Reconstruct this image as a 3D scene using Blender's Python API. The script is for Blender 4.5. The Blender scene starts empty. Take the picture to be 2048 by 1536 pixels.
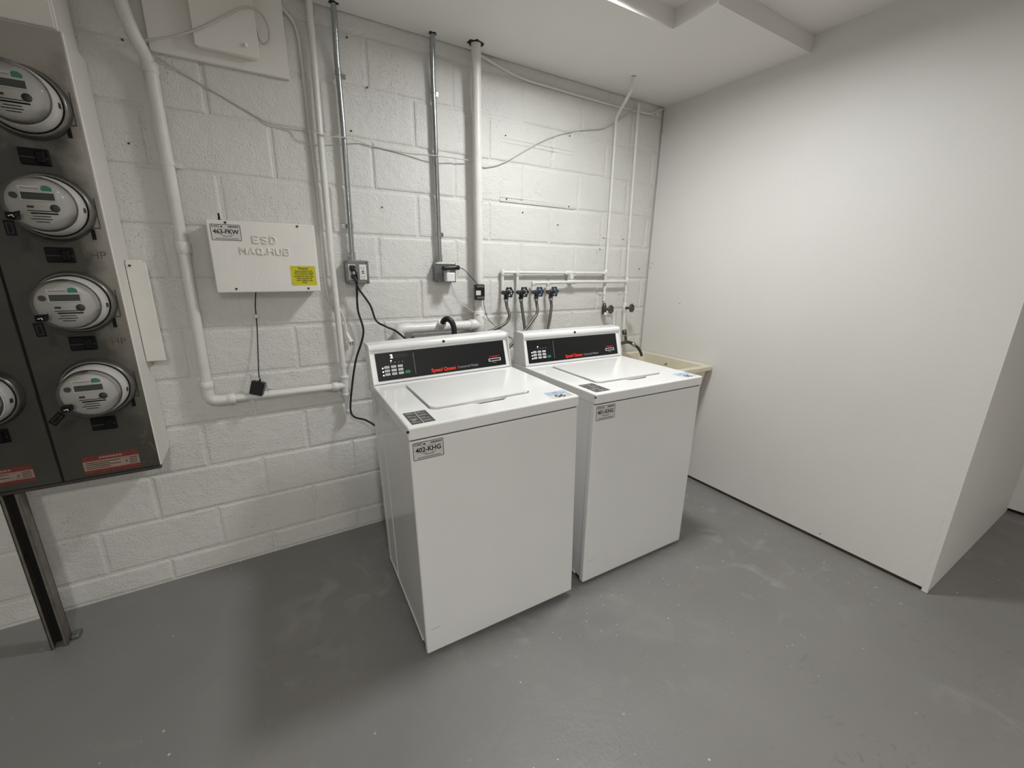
import bpy, bmesh, math, random
from mathutils import Vector, Matrix
random.seed(7)
SC = bpy.context.scene
COL = SC.collection

# ------------------------------------------------------------------ camera
F_PX, YAW, PITCH, ROLL = 842.47, 0.5468, -0.2698, 0.0141
CAM = Vector((-0.5514, -2.1669, 1.3972))
def setup_camera():
    fwd = Vector((math.sin(YAW)*math.cos(PITCH), math.cos(YAW)*math.cos(PITCH), math.sin(PITCH)))
    right = Vector((math.cos(YAW), -math.sin(YAW), 0))
    up = right.cross(fwd)
    c, s = math.cos(ROLL), math.sin(ROLL)
    r2, u2 = c*right+s*up, -s*right+c*up
    cam = bpy.data.cameras.new('camera')
    cam.sensor_fit = 'HORIZONTAL'; cam.sensor_width = 36.0
    cam.lens = F_PX/2048.0*36.0
    cam.clip_start = 0.02; cam.clip_end = 60
    o = bpy.data.objects.new('camera', cam); COL.objects.link(o)
    m = Matrix((r2, u2, -fwd)).transposed().to_4x4(); m.translation = CAM
    o.matrix_world = m
    SC.camera = o
setup_camera()

# ------------------------------------------------------------------ world, exposure, lamp strengths
w = bpy.data.worlds.new('world'); SC.world = w
w.use_nodes = True
w.node_tree.nodes['Background'].inputs[0].default_value = (0.9, 0.95, 1.0, 1)
w.node_tree.nodes['Background'].inputs[1].default_value = 0.02
vs = SC.view_settings
vs.view_transform = 'Standard'; vs.look = 'None'; vs.gamma = 1.0; vs.use_curve_mapping = False
vs.exposure = 0.23
LAMPS = [  # centre on the upper ceiling, emission strength, colour, label
    ((0.78, -0.92), 132.0, (0.985, 0.995, 1.0), 'round white ceiling lamp above the washing machines'),
    ((-2.1, -2.3), 14.0, (1.0, 0.98, 0.95), 'round white ceiling lamp near the electric meters'),
    ((-0.7, -3.7), 250.0, (1.0, 0.98, 0.95), 'round white ceiling lamp in the middle of the room'),
    ((0.2, -4.8), 130.0, (1.0, 0.98, 0.95), 'round white ceiling lamp at the back of the room'),
]

# ------------------------------------------------------------------ materials
def lin(c):
    return tuple((x/255/12.92 if x/255 <= 0.04045 else ((x/255+0.055)/1.055)**2.4) for x in c)
MATS = {}
def nodes_of(m):
    m.use_nodes = True
    return m.node_tree.nodes, m.node_tree.links
def mat(name, rgb, rough=0.5, metal=0.0, var=0.06, vscale=6.0, bump=0.0, bscale=120.0, spec=0.5, coat=0.0,
        fine=0.0, fscale=420.0, emit=0.0):
    """procedural principled material: noise-varied colour plus two scales of bump"""
    m = bpy.data.materials.new(name); n, l = nodes_of(m)
    p = n['Principled BSDF']
    geo = n.new('ShaderNodeNewGeometry')
    no = n.new('ShaderNodeTexNoise'); no.inputs['Scale'].default_value = vscale; no.inputs['Detail'].default_value = 5
    l.new(geo.outputs['Position'], no.inputs['Vector'])
    rp = n.new('ShaderNodeValToRGB')
    a = lin(rgb)
    rp.color_ramp.elements[0].position = 0.3; rp.color_ramp.elements[1].position = 0.7
    rp.color_ramp.elements[0].color = tuple(x*(1-var) for x in a)+(1,)
    rp.color_ramp.elements[1].color = tuple(min(1, x*(1+var)) for x in a)+(1,)
    l.new(no.outputs['Fac'], rp.inputs['Fac'])
    l.new(rp.outputs['Color'], p.inputs['Base Color'])
    p.inputs['Roughness'].default_value = rough
    p.inputs['Metallic'].default_value = metal
    p.inputs['Specular IOR Level'].default_value = spec
    p.inputs['Coat Weight'].default_value = coat
    if emit:
        l.new(rp.outputs['Color'], p.inputs['Emission Color']); p.inputs['Emission Strength'].default_value = emit
        m.cycles.emission_sampling = 'NONE'
    prev = None
    for amt, sc in ((bump, bscale), (fine, fscale)):
        if amt:
            nb = n.new('ShaderNodeTexNoise'); nb.inputs['Scale'].default_value = sc; nb.inputs['Detail'].default_value = 4
            l.new(geo.outputs['Position'], nb.inputs['Vector'])
            b = n.new('ShaderNodeBump'); b.inputs['Strength'].default_value = 1.0; b.inputs['Distance'].default_value = amt
            l.new(nb.outputs['Fac'], b.inputs['Height'])
            if prev: l.new(prev.outputs['Normal'], b.inputs['Normal'])
            prev = b
    if prev: l.new(prev.outputs['Normal'], p.inputs['Normal'])
    MATS[name] = m
    return m

def block_material():
    """old painted concrete block: pitted, lumpy semi-gloss paint"""
    m = mat('block_paint', (216, 215, 210), rough=0.42, var=0.035, vscale=3.5, bump=0.0045, bscale=26, fine=0.0032, fscale=150)
    n, l = nodes_of(m)
    p = n['Principled BSDF']
    geo = [x for x in n if x.type == 'NEW_GEOMETRY'][0]
    vo = n.new('ShaderNodeTexVoronoi'); vo.inputs['Scale'].default_value = 95
    l.new(geo.outputs['Position'], vo.inputs['Vector'])
    mr = n.new('ShaderNodeMapRange'); mr.inputs['From Min'].default_value = 0.0; mr.inputs['From Max'].default_value = 0.3
    l.new(vo.outputs['Distance'], mr.inputs['Value'])
    ns = n.new('ShaderNodeTexNoise'); ns.inputs['Scale'].default_value = 4.0
    l.new(geo.outputs['Position'], ns.inputs['Vector'])
    m2 = n.new('ShaderNodeMapRange'); m2.inputs['From Min'].default_value = 0.45; m2.inputs['From Max'].default_value = 0.65
    m2.inputs['To Min'].default_value = 0.0; m2.inputs['To Max'].default_value = 0.0024
    l.new(ns.outputs['Fac'], m2.inputs['Value'])
    b = n.new('ShaderNodeBump'); b.inputs['Strength'].default_value = 1
    l.new(mr.outputs['Result'], b.inputs['Height']); l.new(m2.outputs['Result'], b.inputs['Distance'])
    old = p.inputs['Normal'].links[0].from_socket
    l.new(old, b.inputs['Normal']); l.new(b.outputs['Normal'], p.inputs['Normal'])
    return m

def floor_material():
    """grey floor paint on concrete: blotches, scuffs, worn spots and tiny white flecks"""
    m = bpy.data.materials.new('floor_paint'); n, l = nodes_of(m); p = n['Principled BSDF']
    geo = n.new('ShaderNodeNewGeometry')
    def noise(scale, detail=6, dist=0.0):
        t = n.new('ShaderNodeTexNoise'); t.inputs['Scale'].default_value = scale; t.inputs['Detail'].default_value = detail
        t.inputs['Distortion'].default_value = dist
        l.new(geo.outputs['Position'], t.inputs['Vector']); return t.outputs['Fac']
    def rng(sock, a, b, c=0.0, d=1.0):
        r = n.new('ShaderNodeMapRange'); r.inputs['From Min'].default_value = a; r.inputs['From Max'].default_value = b
        r.inputs['To Min'].default_value = c; r.inputs['To Max'].default_value = d
        l.new(sock, r.inputs['Value']); return r.outputs['Result']
    def mix(fac, a, b):
        x = n.new('ShaderNodeMix'); x.data_type = 'RGBA'
        l.new(fac, x.inputs['Factor'])
        for sock, v in ((x.inputs['A'], a), (x.inputs['B'], b)):
            if isinstance(v, tuple): sock.default_value = v+(1,)
            else: l.new(v, sock)
        return x.outputs['Result']
    def mul(a, b):
        x = n.new('ShaderNodeMath'); x.operation = 'MULTIPLY'; l.new(a, x.inputs[0]); l.new(b, x.inputs[1]); return x.outputs[0]
    base = mix(rng(noise(1.6), 0.3, 0.7), lin((124, 122, 120)), lin((134, 132, 129)))
    base = mix(mul(rng(noise(5.5, 8, 1.2), 0.54, 0.72), rng(noise(0.9, 2), 0.45, 0.6)), base, lin((150, 148, 144)))   # worn, dusty patches
    base = mix(mul(rng(noise(14, 3, 2.5), 0.62, 0.70), rng(noise(1.3, 2), 0.5, 0.62)), base, lin((120, 117, 114)))
    for vscale, d0, d1, nsc, lo in ((6.0, 0.016, 0.026, 3.1, 0.55), (13.0, 0.022, 0.036, 2.3, 0.56)):
        vo = n.new('ShaderNodeTexVoronoi'); vo.voronoi_dimensions = '2D'; vo.inputs['Scale'].default_value = vscale; vo.inputs['Randomness'].default_value = 1.0
        l.new(geo.outputs['Position'], vo.inputs['Vector'])
        fleck = mul(rng(vo.outputs['Distance'], d0, d1, 1.0, 0.0), rng(noise(nsc, 2), lo, lo+0.06))
        base = mix(fleck, base, lin((200, 198, 193)))
    scuff = mul(rng(noise(38, 5, 3.0), 0.66, 0.74), rng(noise(1.8, 2), 0.5, 0.62))
    base = mix(scuff, base, lin((158, 156, 152)))
    l.new(base, p.inputs['Base Color'])
    l.new(rng(noise(7), 0.3, 0.7, 0.36, 0.5), p.inputs['Roughness'])
    b = n.new('ShaderNodeBump'); b.inputs['Strength'].default_value = 1; b.inputs['Distance'].default_value = 0.002
    l.new(noise(9, 6), b.inputs['Height'])
    b2 = n.new('ShaderNodeBump'); b2.inputs['Strength'].default_value = 1; b2.inputs['Distance'].default_value = 0.0006
    l.new(noise(70, 3), b2.inputs['Height']); l.new(b.outputs['Normal'], b2.inputs['Normal'])
    l.new(b2.outputs['Normal'], p.inputs['Normal'])
    MATS['floor_paint'] = m
    return m

def panel_material():
    """grey-green enamel with white overspray towards the right and top edges and rusty marks"""
    m = bpy.data.materials.new('panel_enamel'); n, l = nodes_of(m); p = n['Principled BSDF']
    geo = n.new('ShaderNodeNewGeometry'); sep = n.new('ShaderNodeSeparateXYZ'); l.new(geo.outputs['Position'], sep.inputs[0])
    no = n.new('ShaderNodeTexNoise'); no.inputs['Scale'].default_value = 9; no.inputs['Detail'].default_value = 6
    l.new(geo.outputs['Position'], no.inputs['Vector'])
    def rng(sock, a, b, c=0.0, d=1.0):
        r = n.new('ShaderNodeMapRange'); r.inputs['From Min'].default_value = a; r.inputs['From Max'].default_value = b
        r.inputs['To Min'].default_value = c; r.inputs['To Max'].default_value = d
        l.new(sock, r.inputs['Value']); return r.outputs['Result']
    def math_(op, a, b):
        x = n.new('ShaderNodeMath'); x.operation = op
        for i, v in enumerate((a, b)):
            if isinstance(v, (int, float)): x.inputs[i].default_value = v
            else: l.new(v, x.inputs[i])
        return x.outputs[0]
    def mix(fac, a, b):
        x = n.new('ShaderNodeMix'); x.data_type = 'RGBA'; l.new(fac, x.inputs['Factor'])
        for sock, v in ((x.inputs['A'], a), (x.inputs['B'], b)):
            if isinstance(v, tuple): sock.default_value = v+(1,)
            else: l.new(v, sock)
        return x.outputs['Result']
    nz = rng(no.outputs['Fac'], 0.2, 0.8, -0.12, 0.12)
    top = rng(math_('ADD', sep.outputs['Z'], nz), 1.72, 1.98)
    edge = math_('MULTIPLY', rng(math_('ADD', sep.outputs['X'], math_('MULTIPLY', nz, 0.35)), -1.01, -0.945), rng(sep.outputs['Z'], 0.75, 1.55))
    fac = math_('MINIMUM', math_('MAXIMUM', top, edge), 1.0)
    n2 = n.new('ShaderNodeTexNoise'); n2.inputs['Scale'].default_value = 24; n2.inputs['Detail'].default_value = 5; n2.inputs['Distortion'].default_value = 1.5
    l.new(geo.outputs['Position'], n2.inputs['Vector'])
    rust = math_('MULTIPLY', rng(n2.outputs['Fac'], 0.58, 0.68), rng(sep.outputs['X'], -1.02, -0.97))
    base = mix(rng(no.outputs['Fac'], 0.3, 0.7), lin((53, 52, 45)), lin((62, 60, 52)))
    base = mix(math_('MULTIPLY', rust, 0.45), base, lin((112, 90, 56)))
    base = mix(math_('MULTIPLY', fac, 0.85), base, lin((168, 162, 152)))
    l.new(base, p.inputs['Base Color']); p.inputs['Roughness'].default_value = 0.42
    MATS['panel_enamel'] = m

def glass_material():
    """thin clear polycarbonate: mostly see-through with a fresnel gloss"""
    m = bpy.data.materials.new('clear_cover'); n, l = nodes_of(m)
    n.remove(n['Principled BSDF']); out = n['Material Output']
    tr = n.new('ShaderNodeBsdfTransparent'); tr.inputs[0].default_value = (0.93, 0.94, 0.93, 1)
    gl = n.new('ShaderNodeBsdfGlossy'); gl.inputs['Roughness'].default_value = 0.06
    fr = n.new('ShaderNodeFresnel'); fr.inputs['IOR'].default_value = 1.45
    no = n.new('ShaderNodeTexNoise'); no.inputs['Scale'].default_value = 30
    b = n.new('ShaderNodeBump'); b.inputs['Distance'].default_value = 0.0005; l.new(no.outputs['Fac'], b.inputs['Height'])
    l.new(b.outputs['Normal'], gl.inputs['Normal'])
    mx = n.new('ShaderNodeMixShader'); l.new(fr.outputs[0], mx.inputs[0]); l.new(tr.outputs[0], mx.inputs[1]); l.new(gl.outputs[0], mx.inputs[2])
    l.new(mx.outputs[0], out.inputs['Surface'])
    MATS['clear_cover'] = m

block_material(); floor_material(); panel_material(); glass_material()
mat('drywall', (219, 217, 213), rough=0.55, var=0.02, vscale=2.0, bump=0.0006, bscale=60)
mat('ceiling_paint', (229, 226, 221), rough=0.6, var=0.02, vscale=2.0, bump=0.001, bscale=14)
mat('pipe_paint', (220, 219, 214), rough=0.35, var=0.04, vscale=12, bump=0.0012, bscale=90)
mat('cabinet_paint', (228, 224, 217), rough=0.4, var=0.03, vscale=8, bump=0.0006, bscale=80)
mat('appliance_white', (226, 226, 224), rough=0.22, var=0.012, vscale=5, spec=0.5, coat=0.25)
mat('appliance_top', (232, 232, 229), rough=0.18, var=0.012, vscale=5, spec=0.5, coat=0.3)
mat('seam_dark', (58, 57, 54), rough=0.6)
mat('black_plastic', (18, 18, 19), rough=0.35, var=0.1)
mat('panel_black', (17, 17, 18), spec=0.35, rough=0.42, var=0.08)
mat('cord_black', (20, 20, 20), rough=0.45, var=0.1)
mat('button_white', (205, 205, 203), rough=0.4)
mat('button_green', (24, 130, 88), rough=0.4)
mat('led_lit', (255, 255, 255), rough=0.4, emit=1.5)
mat('print_red', (224, 52, 28), rough=0.4)
mat('print_grey', (150, 150, 150), rough=0.4)
mat('print_black', (22, 22, 22), rough=0.5)
mat('sticker_white', (206, 203, 197), rough=0.45)
mat('sticker_grey', (60, 61, 60), rough=0.4)
mat('sticker_blue', (160, 186, 218), rough=0.4)
mat('sticker_yellow', (198, 192, 8), rough=0.45, var=0.05, vscale=60)
mat('print_brown', (58, 48, 8), rough=0.5)
mat('label_red', (112, 40, 32), rough=0.45, var=0.2, vscale=60)
mat('label_pink', (146, 126, 116), rough=0.45, var=0.15, vscale=50)
mat('galvanised', (170, 174, 174), rough=0.24, metal=1.0, var=0.08, vscale=40, bump=0.0004, bscale=200)
mat('box_grey', (128, 131, 130), rough=0.35, metal=0.7, var=0.06, vscale=30)
mat('meter_ring_metal', (120, 119, 113), rough=0.32, metal=0.75, var=0.1, vscale=40)
mat('meter_body', (198, 194, 190), rough=0.4)
mat('meter_face', (186, 182, 178), rough=0.45)
mat('lcd', (58, 64, 60), rough=0.25)
mat('meter_green', (48, 126, 104), rough=0.4)
mat('meter_print', (142, 139, 135), rough=0.5)
mat('breaker_black', (10, 10, 11), rough=0.6, spec=0.2)
mat('steel_dark', (62, 58, 54), rough=0.55, metal=0.3, var=0.2, vscale=30)
mat('channel_steel', (112, 106, 99), rough=0.5, metal=0.3, var=0.2, vscale=30)
mat('hole_dark', (48, 42, 36), rough=0.9, var=0.3, vscale=60)
mat('channel_inside', (16, 14, 13), rough=0.8)
mat('outlet_white', (225, 222, 216), rough=0.35)
mat('plastic_white', (228, 226, 226), rough=0.35)
mat('valve_dark', (38, 44, 44), rough=0.4, metal=0.4, var=0.25, vscale=60)
mat('valve_blue', (40, 53, 78), rough=0.35, metal=0.3, var=0.3, vscale=60)
mat('valve_brass', (88, 80, 66), rough=0.4, metal=0.7, var=0.2, vscale=60)
mat('handle_grey', (86, 82, 76), rough=0.5, metal=0.4, var=0.3, vscale=80)
mat('hose_braid', (112, 108, 98), rough=0.35, metal=0.6, var=0.18, vscale=160, bump=0.0012, bscale=300)
mat('rubber_black', (26, 27, 29), rough=0.4, var=0.2, vscale=50, bump=0.0008, bscale=120)
mat('sink_cream', (212, 205, 184), rough=0.45, var=0.06, vscale=10, bump=0.0008, bscale=70)
mat('sole_wood', (72, 60, 44), rough=0.8, var=0.25, vscale=25)
mat('void_black', (10, 9, 8), rough=0.9)
mat('ink_blue', (40, 56, 74), rough=0.6)
mat('faded_brown', (88, 73, 50), rough=0.6, var=0.3, vscale=120)
mat('lamp_body', (230, 230, 228), rough=0.4)
mat('wire_white', (196, 192, 184), rough=0.4)

# ------------------------------------------------------------------ mesh helpers
def B(): return bmesh.new()
def box(bm, x0, x1, y0, y1, z0, z1, bev=0.0, seg=2, M=None):
    r = bmesh.ops.create_cube(bm, size=1.0)
    vs_ = r['verts']
    mtx = Matrix.Translation(((x0+x1)/2, (y0+y1)/2, (z0+z1)/2)) @ Matrix.Diagonal((abs(x1-x0), abs(y1-y0), abs(z1-z0), 1))
    if M is not None: mtx = M @ mtx
    bmesh.ops.transform(bm, matrix=mtx, verts=vs_)
    if bev > 0:
        ed = list({e for v in vs_ for e in v.link_edges})
        bmesh.ops.bevel(bm, geom=ed, offset=bev, segments=seg, affect='EDGES', profile=0.5)
    return bm
def frame_from(d):
    d = d.normalized()
    a = Vector((0, 0, 1)) if abs(d.z) < 0.9 else Vector((1, 0, 0))
    u = d.cross(a).normalized(); v = d.cross(u).normalized()
    return u, v
def tube(bm, pts, r, sides=12, caps=True):
    """sweep a circle along points; r may be a list"""
    pts = [Vector(p) for p in pts]
    n = len(pts); rs = r if isinstance(r, (list, tuple)) else [r]*n
    tang = []
    for i in range(n):
        lo, hi = max(0, i-1), min(n-1, i+1)
        while (pts[hi]-pts[lo]).length < 1e-7 and (lo > 0 or hi < n-1):
            lo, hi = max(0, lo-1), min(n-1, hi+1)
        t = pts[hi]-pts[lo]
        tang.append(t.normalized() if t.length > 1e-9 else Vector((0, 0, 1)))
    u, v = frame_from(tang[0]); rings = []
    for i in range(n):
        if i:
            q = tang[i-1].rotation_difference(tang[i]); u = q @ u; v = q @ v
        rings.append([bm.verts.new(pts[i]+rs[i]*(math.cos(2*math.pi*k/sides)*u+math.sin(2*math.pi*k/sides)*v)) for k in range(sides)])
    for i in range(n-1):
        for k in range(sides):
            f = bm.faces.new((rings[i][k], rings[i+1][k], rings[i+1][(k+1) % sides], rings[i][(k+1) % sides])); f.smooth = True
    if caps:
        bm.faces.new([bm.verts.new(v.co) for v in rings[0]]); bm.faces.new([bm.verts.new(v.co) for v in reversed(rings[-1])])
    return bm
def spline(ctrl, per=8):
    """Catmull-Rom through control points"""
    P = [Vector(c) for c in ctrl]
    if len(P) < 3: return P
    P = [2*P[0]-P[1]]+P+[2*P[-1]-P[-2]]
    out = []
    for i in range(1, len(P)-2):
        p0, p1, p2, p3 = P[i-1:i+3]
        for k in range(per):
            t = k/per
            out.append(0.5*((2*p1)+(-p0+p2)*t+(2*p0-5*p1+4*p2-p3)*t*t+(-p0+3*p1-3*p2+p3)*t**3))
    out.append(P[-2])
    return out
def rounded(ctrl, rad, n=6):
    """polyline with circular-ish rounded corners"""
    P = [Vector(c) for c in ctrl]; out = [P[0]]
    for i in range(1, len(P)-1):
        a = (P[i-1]-P[i]); b = (P[i+1]-P[i])
        ra = min(rad, a.length*0.45, b.length*0.45)
        s = P[i]+a.normalized()*ra; e = P[i]+b.normalized()*ra
        for k in range(n+1):
            t = k/n
            out.append((1-t)**2*s+2*t*(1-t)*P[i]+t*t*e)
    out.append(P[-1])
    return out
def cyl(bm, a, b, r, sides=16, r2=None, bev=0.0):
    a, b = Vector(a), Vector(b); r2 = r if r2 is None else r2
    if bev > 0:
        d = (b-a).normalized()
        return tube(bm, [a, a, a+d*bev, b-d*bev, b, b], [r-bev, r-bev, r, r2, r2-bev, r2-bev], sides)
    return tube(bm, [a, b], [r, r2], sides)
def lathe(bm, prof, origin, axis, sides=32):
    """profile of (radius, distance along axis)"""
    o = Vector(origin); d = Vector(axis).normalized(); u, v = frame_from(d); rings = []
    for r, h in prof:
        if r < 1e-6: rings.append([bm.verts.new(o+d*h)])
        else: rings.append([bm.verts.new(o+d*h+r*(math.cos(2*math.pi*k/sides)*u+math.sin(2*math.pi*k/sides)*v)) for k in range(sides)])
    for A, C in zip(rings, rings[1:]):
        for k in range(sides):
            k2 = (k+1) % sides
            q = [A[k % len(A)], A[k2 % len(A)], C[k2 % len(C)], C[k % len(C)]]
            q = list(dict.fromkeys(q))
            if len(q) > 2:
                f = bm.faces.new(q); f.smooth = True
    return bm
def prism(bm, poly, M, depth):
    """polygon in the local xy plane of M, extruded by depth along local z"""
    a = [bm.verts.new(M @ Vector((x, y, 0))) for x, y in poly]
    b = [bm.verts.new(M @ Vector((x, y, depth))) for x, y in poly]
    bm.faces.new(list(reversed(a))); bm.faces.new(b)
    n = len(poly)
    for i in range(n): bm.faces.new((a[i], a[(i+1) % n], b[(i+1) % n], b[i]))
    return bm
def rrect(x0, x1, y0, y1, r, n=5, radii=None):
    """rounded rectangle, counter-clockwise; radii = (bl, br, tr, tl)"""
    rr = radii or (r, r, r, r); out = []
    for (cx, cy, a0, q) in ((x0, y0, 180, rr[0]), (x1, y0, 270, rr[1]), (x1, y1, 0, rr[2]), (x0, y1, 90, rr[3])):
        sx = 1 if cx == x0 else -1; sy = 1 if cy == y0 else -1
        for k in range(n+1):
            t = math.radians(a0+90*k/n)
            out.append((cx+sx*q+q*math.cos(t), cy+sy*q+q*math.sin(t)))
    return out
def rim(bm, outer, inner, M, depth):
    """flat ring between two outlines with equal point counts"""
    n = len(outer)
    rows = [[bm.verts.new(M @ Vector((x, y, z))) for x, y in o] for o, z in ((outer, 0), (outer, depth), (inner, depth), (inner, 0))]
    for a, b in zip(rows, rows[1:]+rows[:1]):
        for i in range(n): bm.faces.new((a[i], a[(i+1) % n], b[(i+1) % n], b[i]))
    return bm
def plane_matrix(origin, ex, ey):
    ex = Vector(ex).normalized(); ey = Vector(ey).normalized(); ez = ex.cross(ey)
    m = Matrix((ex, ey, ez)).transposed().to_4x4(); m.translation = Vector(origin)
    return m
def front_plane(y):                       # a plane facing -y: local x -> world x, local y -> world z
    return plane_matrix((0, y, 0), (1, 0, 0), (0, 0, 1))
def text_mesh(s, size, M, depth=0.0004, bold=0.0, bevel=0.0, xscale=1.0, shear=0.0, align='CENTER', spacing=1.0):
    cu = bpy.data.curves.new('t', 'FONT')
    cu.body = s; cu.size = size; cu.align_x = align; cu.align_y = 'CENTER'
    cu.extrude = depth; cu.offset = bold; cu.resolution_u = 3; cu.shear = shear; cu.space_character = spacing
    if bevel: cu.bevel_depth = bevel; cu.bevel_resolution = 2
    to = bpy.data.objects.new('t', cu)
    me = bpy.data.meshes.new_from_object(to)
    me.transform(M @ Matrix.Diagonal((xscale, 1, 1, 1)))
    bm = B(); bm.from_mesh(me)
    bpy.data.objects.remove(to); bpy.data.curves.remove(cu); bpy.data.meshes.remove(me)
    return bm
def finish(name, bm, material, smooth=False):
    bmesh.ops.recalc_face_normals(bm, faces=bm.faces)
    me = bpy.data.meshes.new(name)
    if smooth:
        for f in bm.faces: f.smooth = True
    bm.to_mesh(me); bm.free()
    me.materials.append(MATS[material])
    return me
def tag(o, label=None, cat=None, group=None, kind=None):
    if label: o['label'] = label
    if cat: o['category'] = cat
    if group: o['group'] = group
    if kind: o['kind'] = kind
    return o
class Thing:
    """an Empty at a thing's base; parts are given in world (or, with local=True, in the thing's own) coordinates"""
    def __init__(self, name, label, cat, origin=(0, 0, 0), group=None, rot=None, local=False):
        self.e = bpy.data.objects.new(name, None); COL.objects.link(self.e)
        self.e.empty_display_size = 0.05
        self.e.location = origin
        if rot is not None: self.e.rotation_euler = rot
        tag(self.e, label, cat, group)
        self.o = Vector((0, 0, 0)) if local else Vector(origin)
    def part(self, name, bm, material, parent=None, smooth=False, label=None):
        bmesh.ops.translate(bm, vec=-self.o, verts=bm.verts)
        ob = bpy.data.objects.new(name, finish(name, bm, material, smooth)); COL.objects.link(ob)
        ob.parent = parent or self.e
        if label: ob['label'] = label
        return ob
def solo(name, bm, material, label=None, cat=None, group=None, kind=None, origin=None, smooth=False, parent=None):
    o = Vector(origin) if origin else Vector((0, 0, 0))
    bmesh.ops.translate(bm, vec=-o, verts=bm.verts)
    ob = bpy.data.objects.new(name, finish(name, bm, material, smooth)); COL.objects.link(ob)
    ob.location = o
    if parent: ob.parent = parent
    return tag(ob, label, cat, group, kind)

# ================================================================== THE ROOM
XL, XR, XF, YB = -3.0, 1.89, 3.244, -5.4       # left wall, right partition, far wall, rear wall
ZC, ZU = 2.409, 2.482                          # soffit and upper ceiling
YP = -1.79                                     # end of the partition
solo('floor', box(B(), XL-0.1, XF+0.1, YB-0.1, 0.2, -0.1, 0.0), 'floor_paint', 'grey painted concrete floor with scuffs and white flecks', 'floor', kind='structure')

bw = box(B(), XL-0.1, XR+0.05, 0.0038, 0.2, 0.0, 2.6)
wall = solo('wall_back', bw, 'block_paint', 'white painted concrete block wall behind the washing machines', 'wall', kind='structure')
BL = 0.2032
Z0 = 1.3332
def block_mesh(w_, h_):
    j = 0.0052; d = 0.0042
    x0, x1, z0, z1 = j, w_-j, j, h_-j
    bm = B()
    def ring(i, y): return [bm.verts.new(v) for v in ((x0+i, y, z0+i), (x1-i, y, z0+i), (x1-i, y, z1-i), (x0+i, y, z1-i))]
    a = ring(0, 0.012); b = ring(0, 0.0034); c = ring(0.004, 0.0012); e = ring(0.0095, 0.0)
    for p, q in ((a, b), (b, c), (c, e)):
        for k in range(4): bm.faces.new((p[k], p[(k+1) % 4], q[(k+1) % 4], q[k]))
    bm.faces.new(e)
    return finish('block', bm, 'block_paint')
BM = {}
for c in range(-7, 6):
    zb = max(0.006, Z0+BL*c); zt = min(ZC+0.02, Z0+BL*(c+1))
    odd = (c % 2 != 0)
    k = -13 if odd else -14
    while True:
        xa = max(XL, k*BL); xb = min(XR, (k+2)*BL)
        if xa >= XR-0.01: break
        if xb-xa > 0.02:
            key = (round(xb-xa, 4), round(zt-zb, 4))
            if key not in BM: BM[key] = block_mesh(*key)
            o = bpy.data.objects.new('block', BM[key]); COL.objects.link(o)
            o.location = (xa+random.uniform(-.0015, .0015), random.uniform(-0.001, 0.001), zb+random.uniform(-.0012, .0012)); o.rotation_euler = (random.uniform(-.004, .004), random.uniform(-.003, .003), random.uniform(-.003, .003))
            o.parent = wall
        k += 2
# nails, ghost outlines of removed shelves, left in the paint
for i, (x, z) in enumerate(((-0.072, 2.323), (-0.003, 2.153), (0.705, 2.071), (1.132, 2.133), (0.715, 1.761), (1.149, 1.756), (1.072, 1.647), (0.821, 1.699), (-0.863, 1.809), (-0.823, 2.134), (-0.085, 1.97), (0.03, 1.665), (1.42, 1.52), (1.80, 1.40))):
    solo('nail', cyl(B(), (x, 0.001, z), (x, -0.005, z), 0.0035, 8), 'steel_dark', parent=wall)
for x0, z0, x1, z1 in ((0.672, 2.059, 1.178, 2.056), (0.672, 2.04, 1.178, 2.036), (0.674, 1.769, 1.19, 1.765), (0.674, 1.748, 1.19, 1.745), (0.672, 2.059, 0.672, 2.087), (0.674, 1.745, 0.674, 1.797)):
    solo('caulk_line', tube(B(), [(x0, -0.0005, z0), ((x0+x1)/2, -0.001, (z0+z1)/2+0.0005), (x1, -0.0005, z1)], 0.0017, 6), 'pipe_paint', parent=wall)

bm = box(B(), XR, XR+0.04, YP, -0.006, 0.021, 2.6)
wr = solo('wall_right', bm, 'drywall', 'smooth white drywall partition beside the sink', 'wall', kind='structure')
solo('panel', box(B(), XR+0.0401, XF, YP, YP+0.03, 0.002, 2.6), 'drywall', parent=wr)
for y, z in ((-0.30, 1.18), (-0.42, 0.62), (-0.02, 1.41), (-0.03, 1.44), (-0.012, 2.27), (-1.35, 0.045)):
    solo('screw_head', cyl(B(), (XR, y, z), (XR-0.0015, y, z), 0.003, 8), 'steel_dark', parent=wr)
solo('trim_1', box(B(), XR+0.008, XR+0.04, YP+0.05, -0.002, 0.0, 0.0208), 'sole_wood', 'dark wooden strip in the gap under the partition', 'trim', kind='structure')
bm = box(B(), XR-0.0012, XR+0.016, YP-0.0012, YP+0.02, 0.003, 2.58)
solo('trim_2', bm, 'drywall', 'white metal corner bead at the end of the partition', 'trim', kind='structure')
solo('wall_far', box(B(), XF, XF+0.1, YB, YP+0.02, 0.02, 2.6), 'drywall', 'white wall beyond the end of the partition', 'wall', kind='structure')
solo('gap_shade_far', box(B(), XF+0.01, XF+0.1, YB, YP, 0.0, 0.0198), 'void_black', 'black strip for the shade in the gap under the far white wall', 'trim', kind='structure')  # black strip painted as the shade inside the gap, no baseboard
solo('wall_left', box(B(), XL-0.1, XL, YB, 0.0, 0.0, 2.6), 'drywall', 'plain white wall left of the electric meters', 'wall', kind='structure')
solo('wall_rear', box(B(), XL, XF, YB-0.1, YB, 0.0, 2.6), 'drywall', 'plain white wall at the rear of the room', 'wall', kind='structure')

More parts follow.
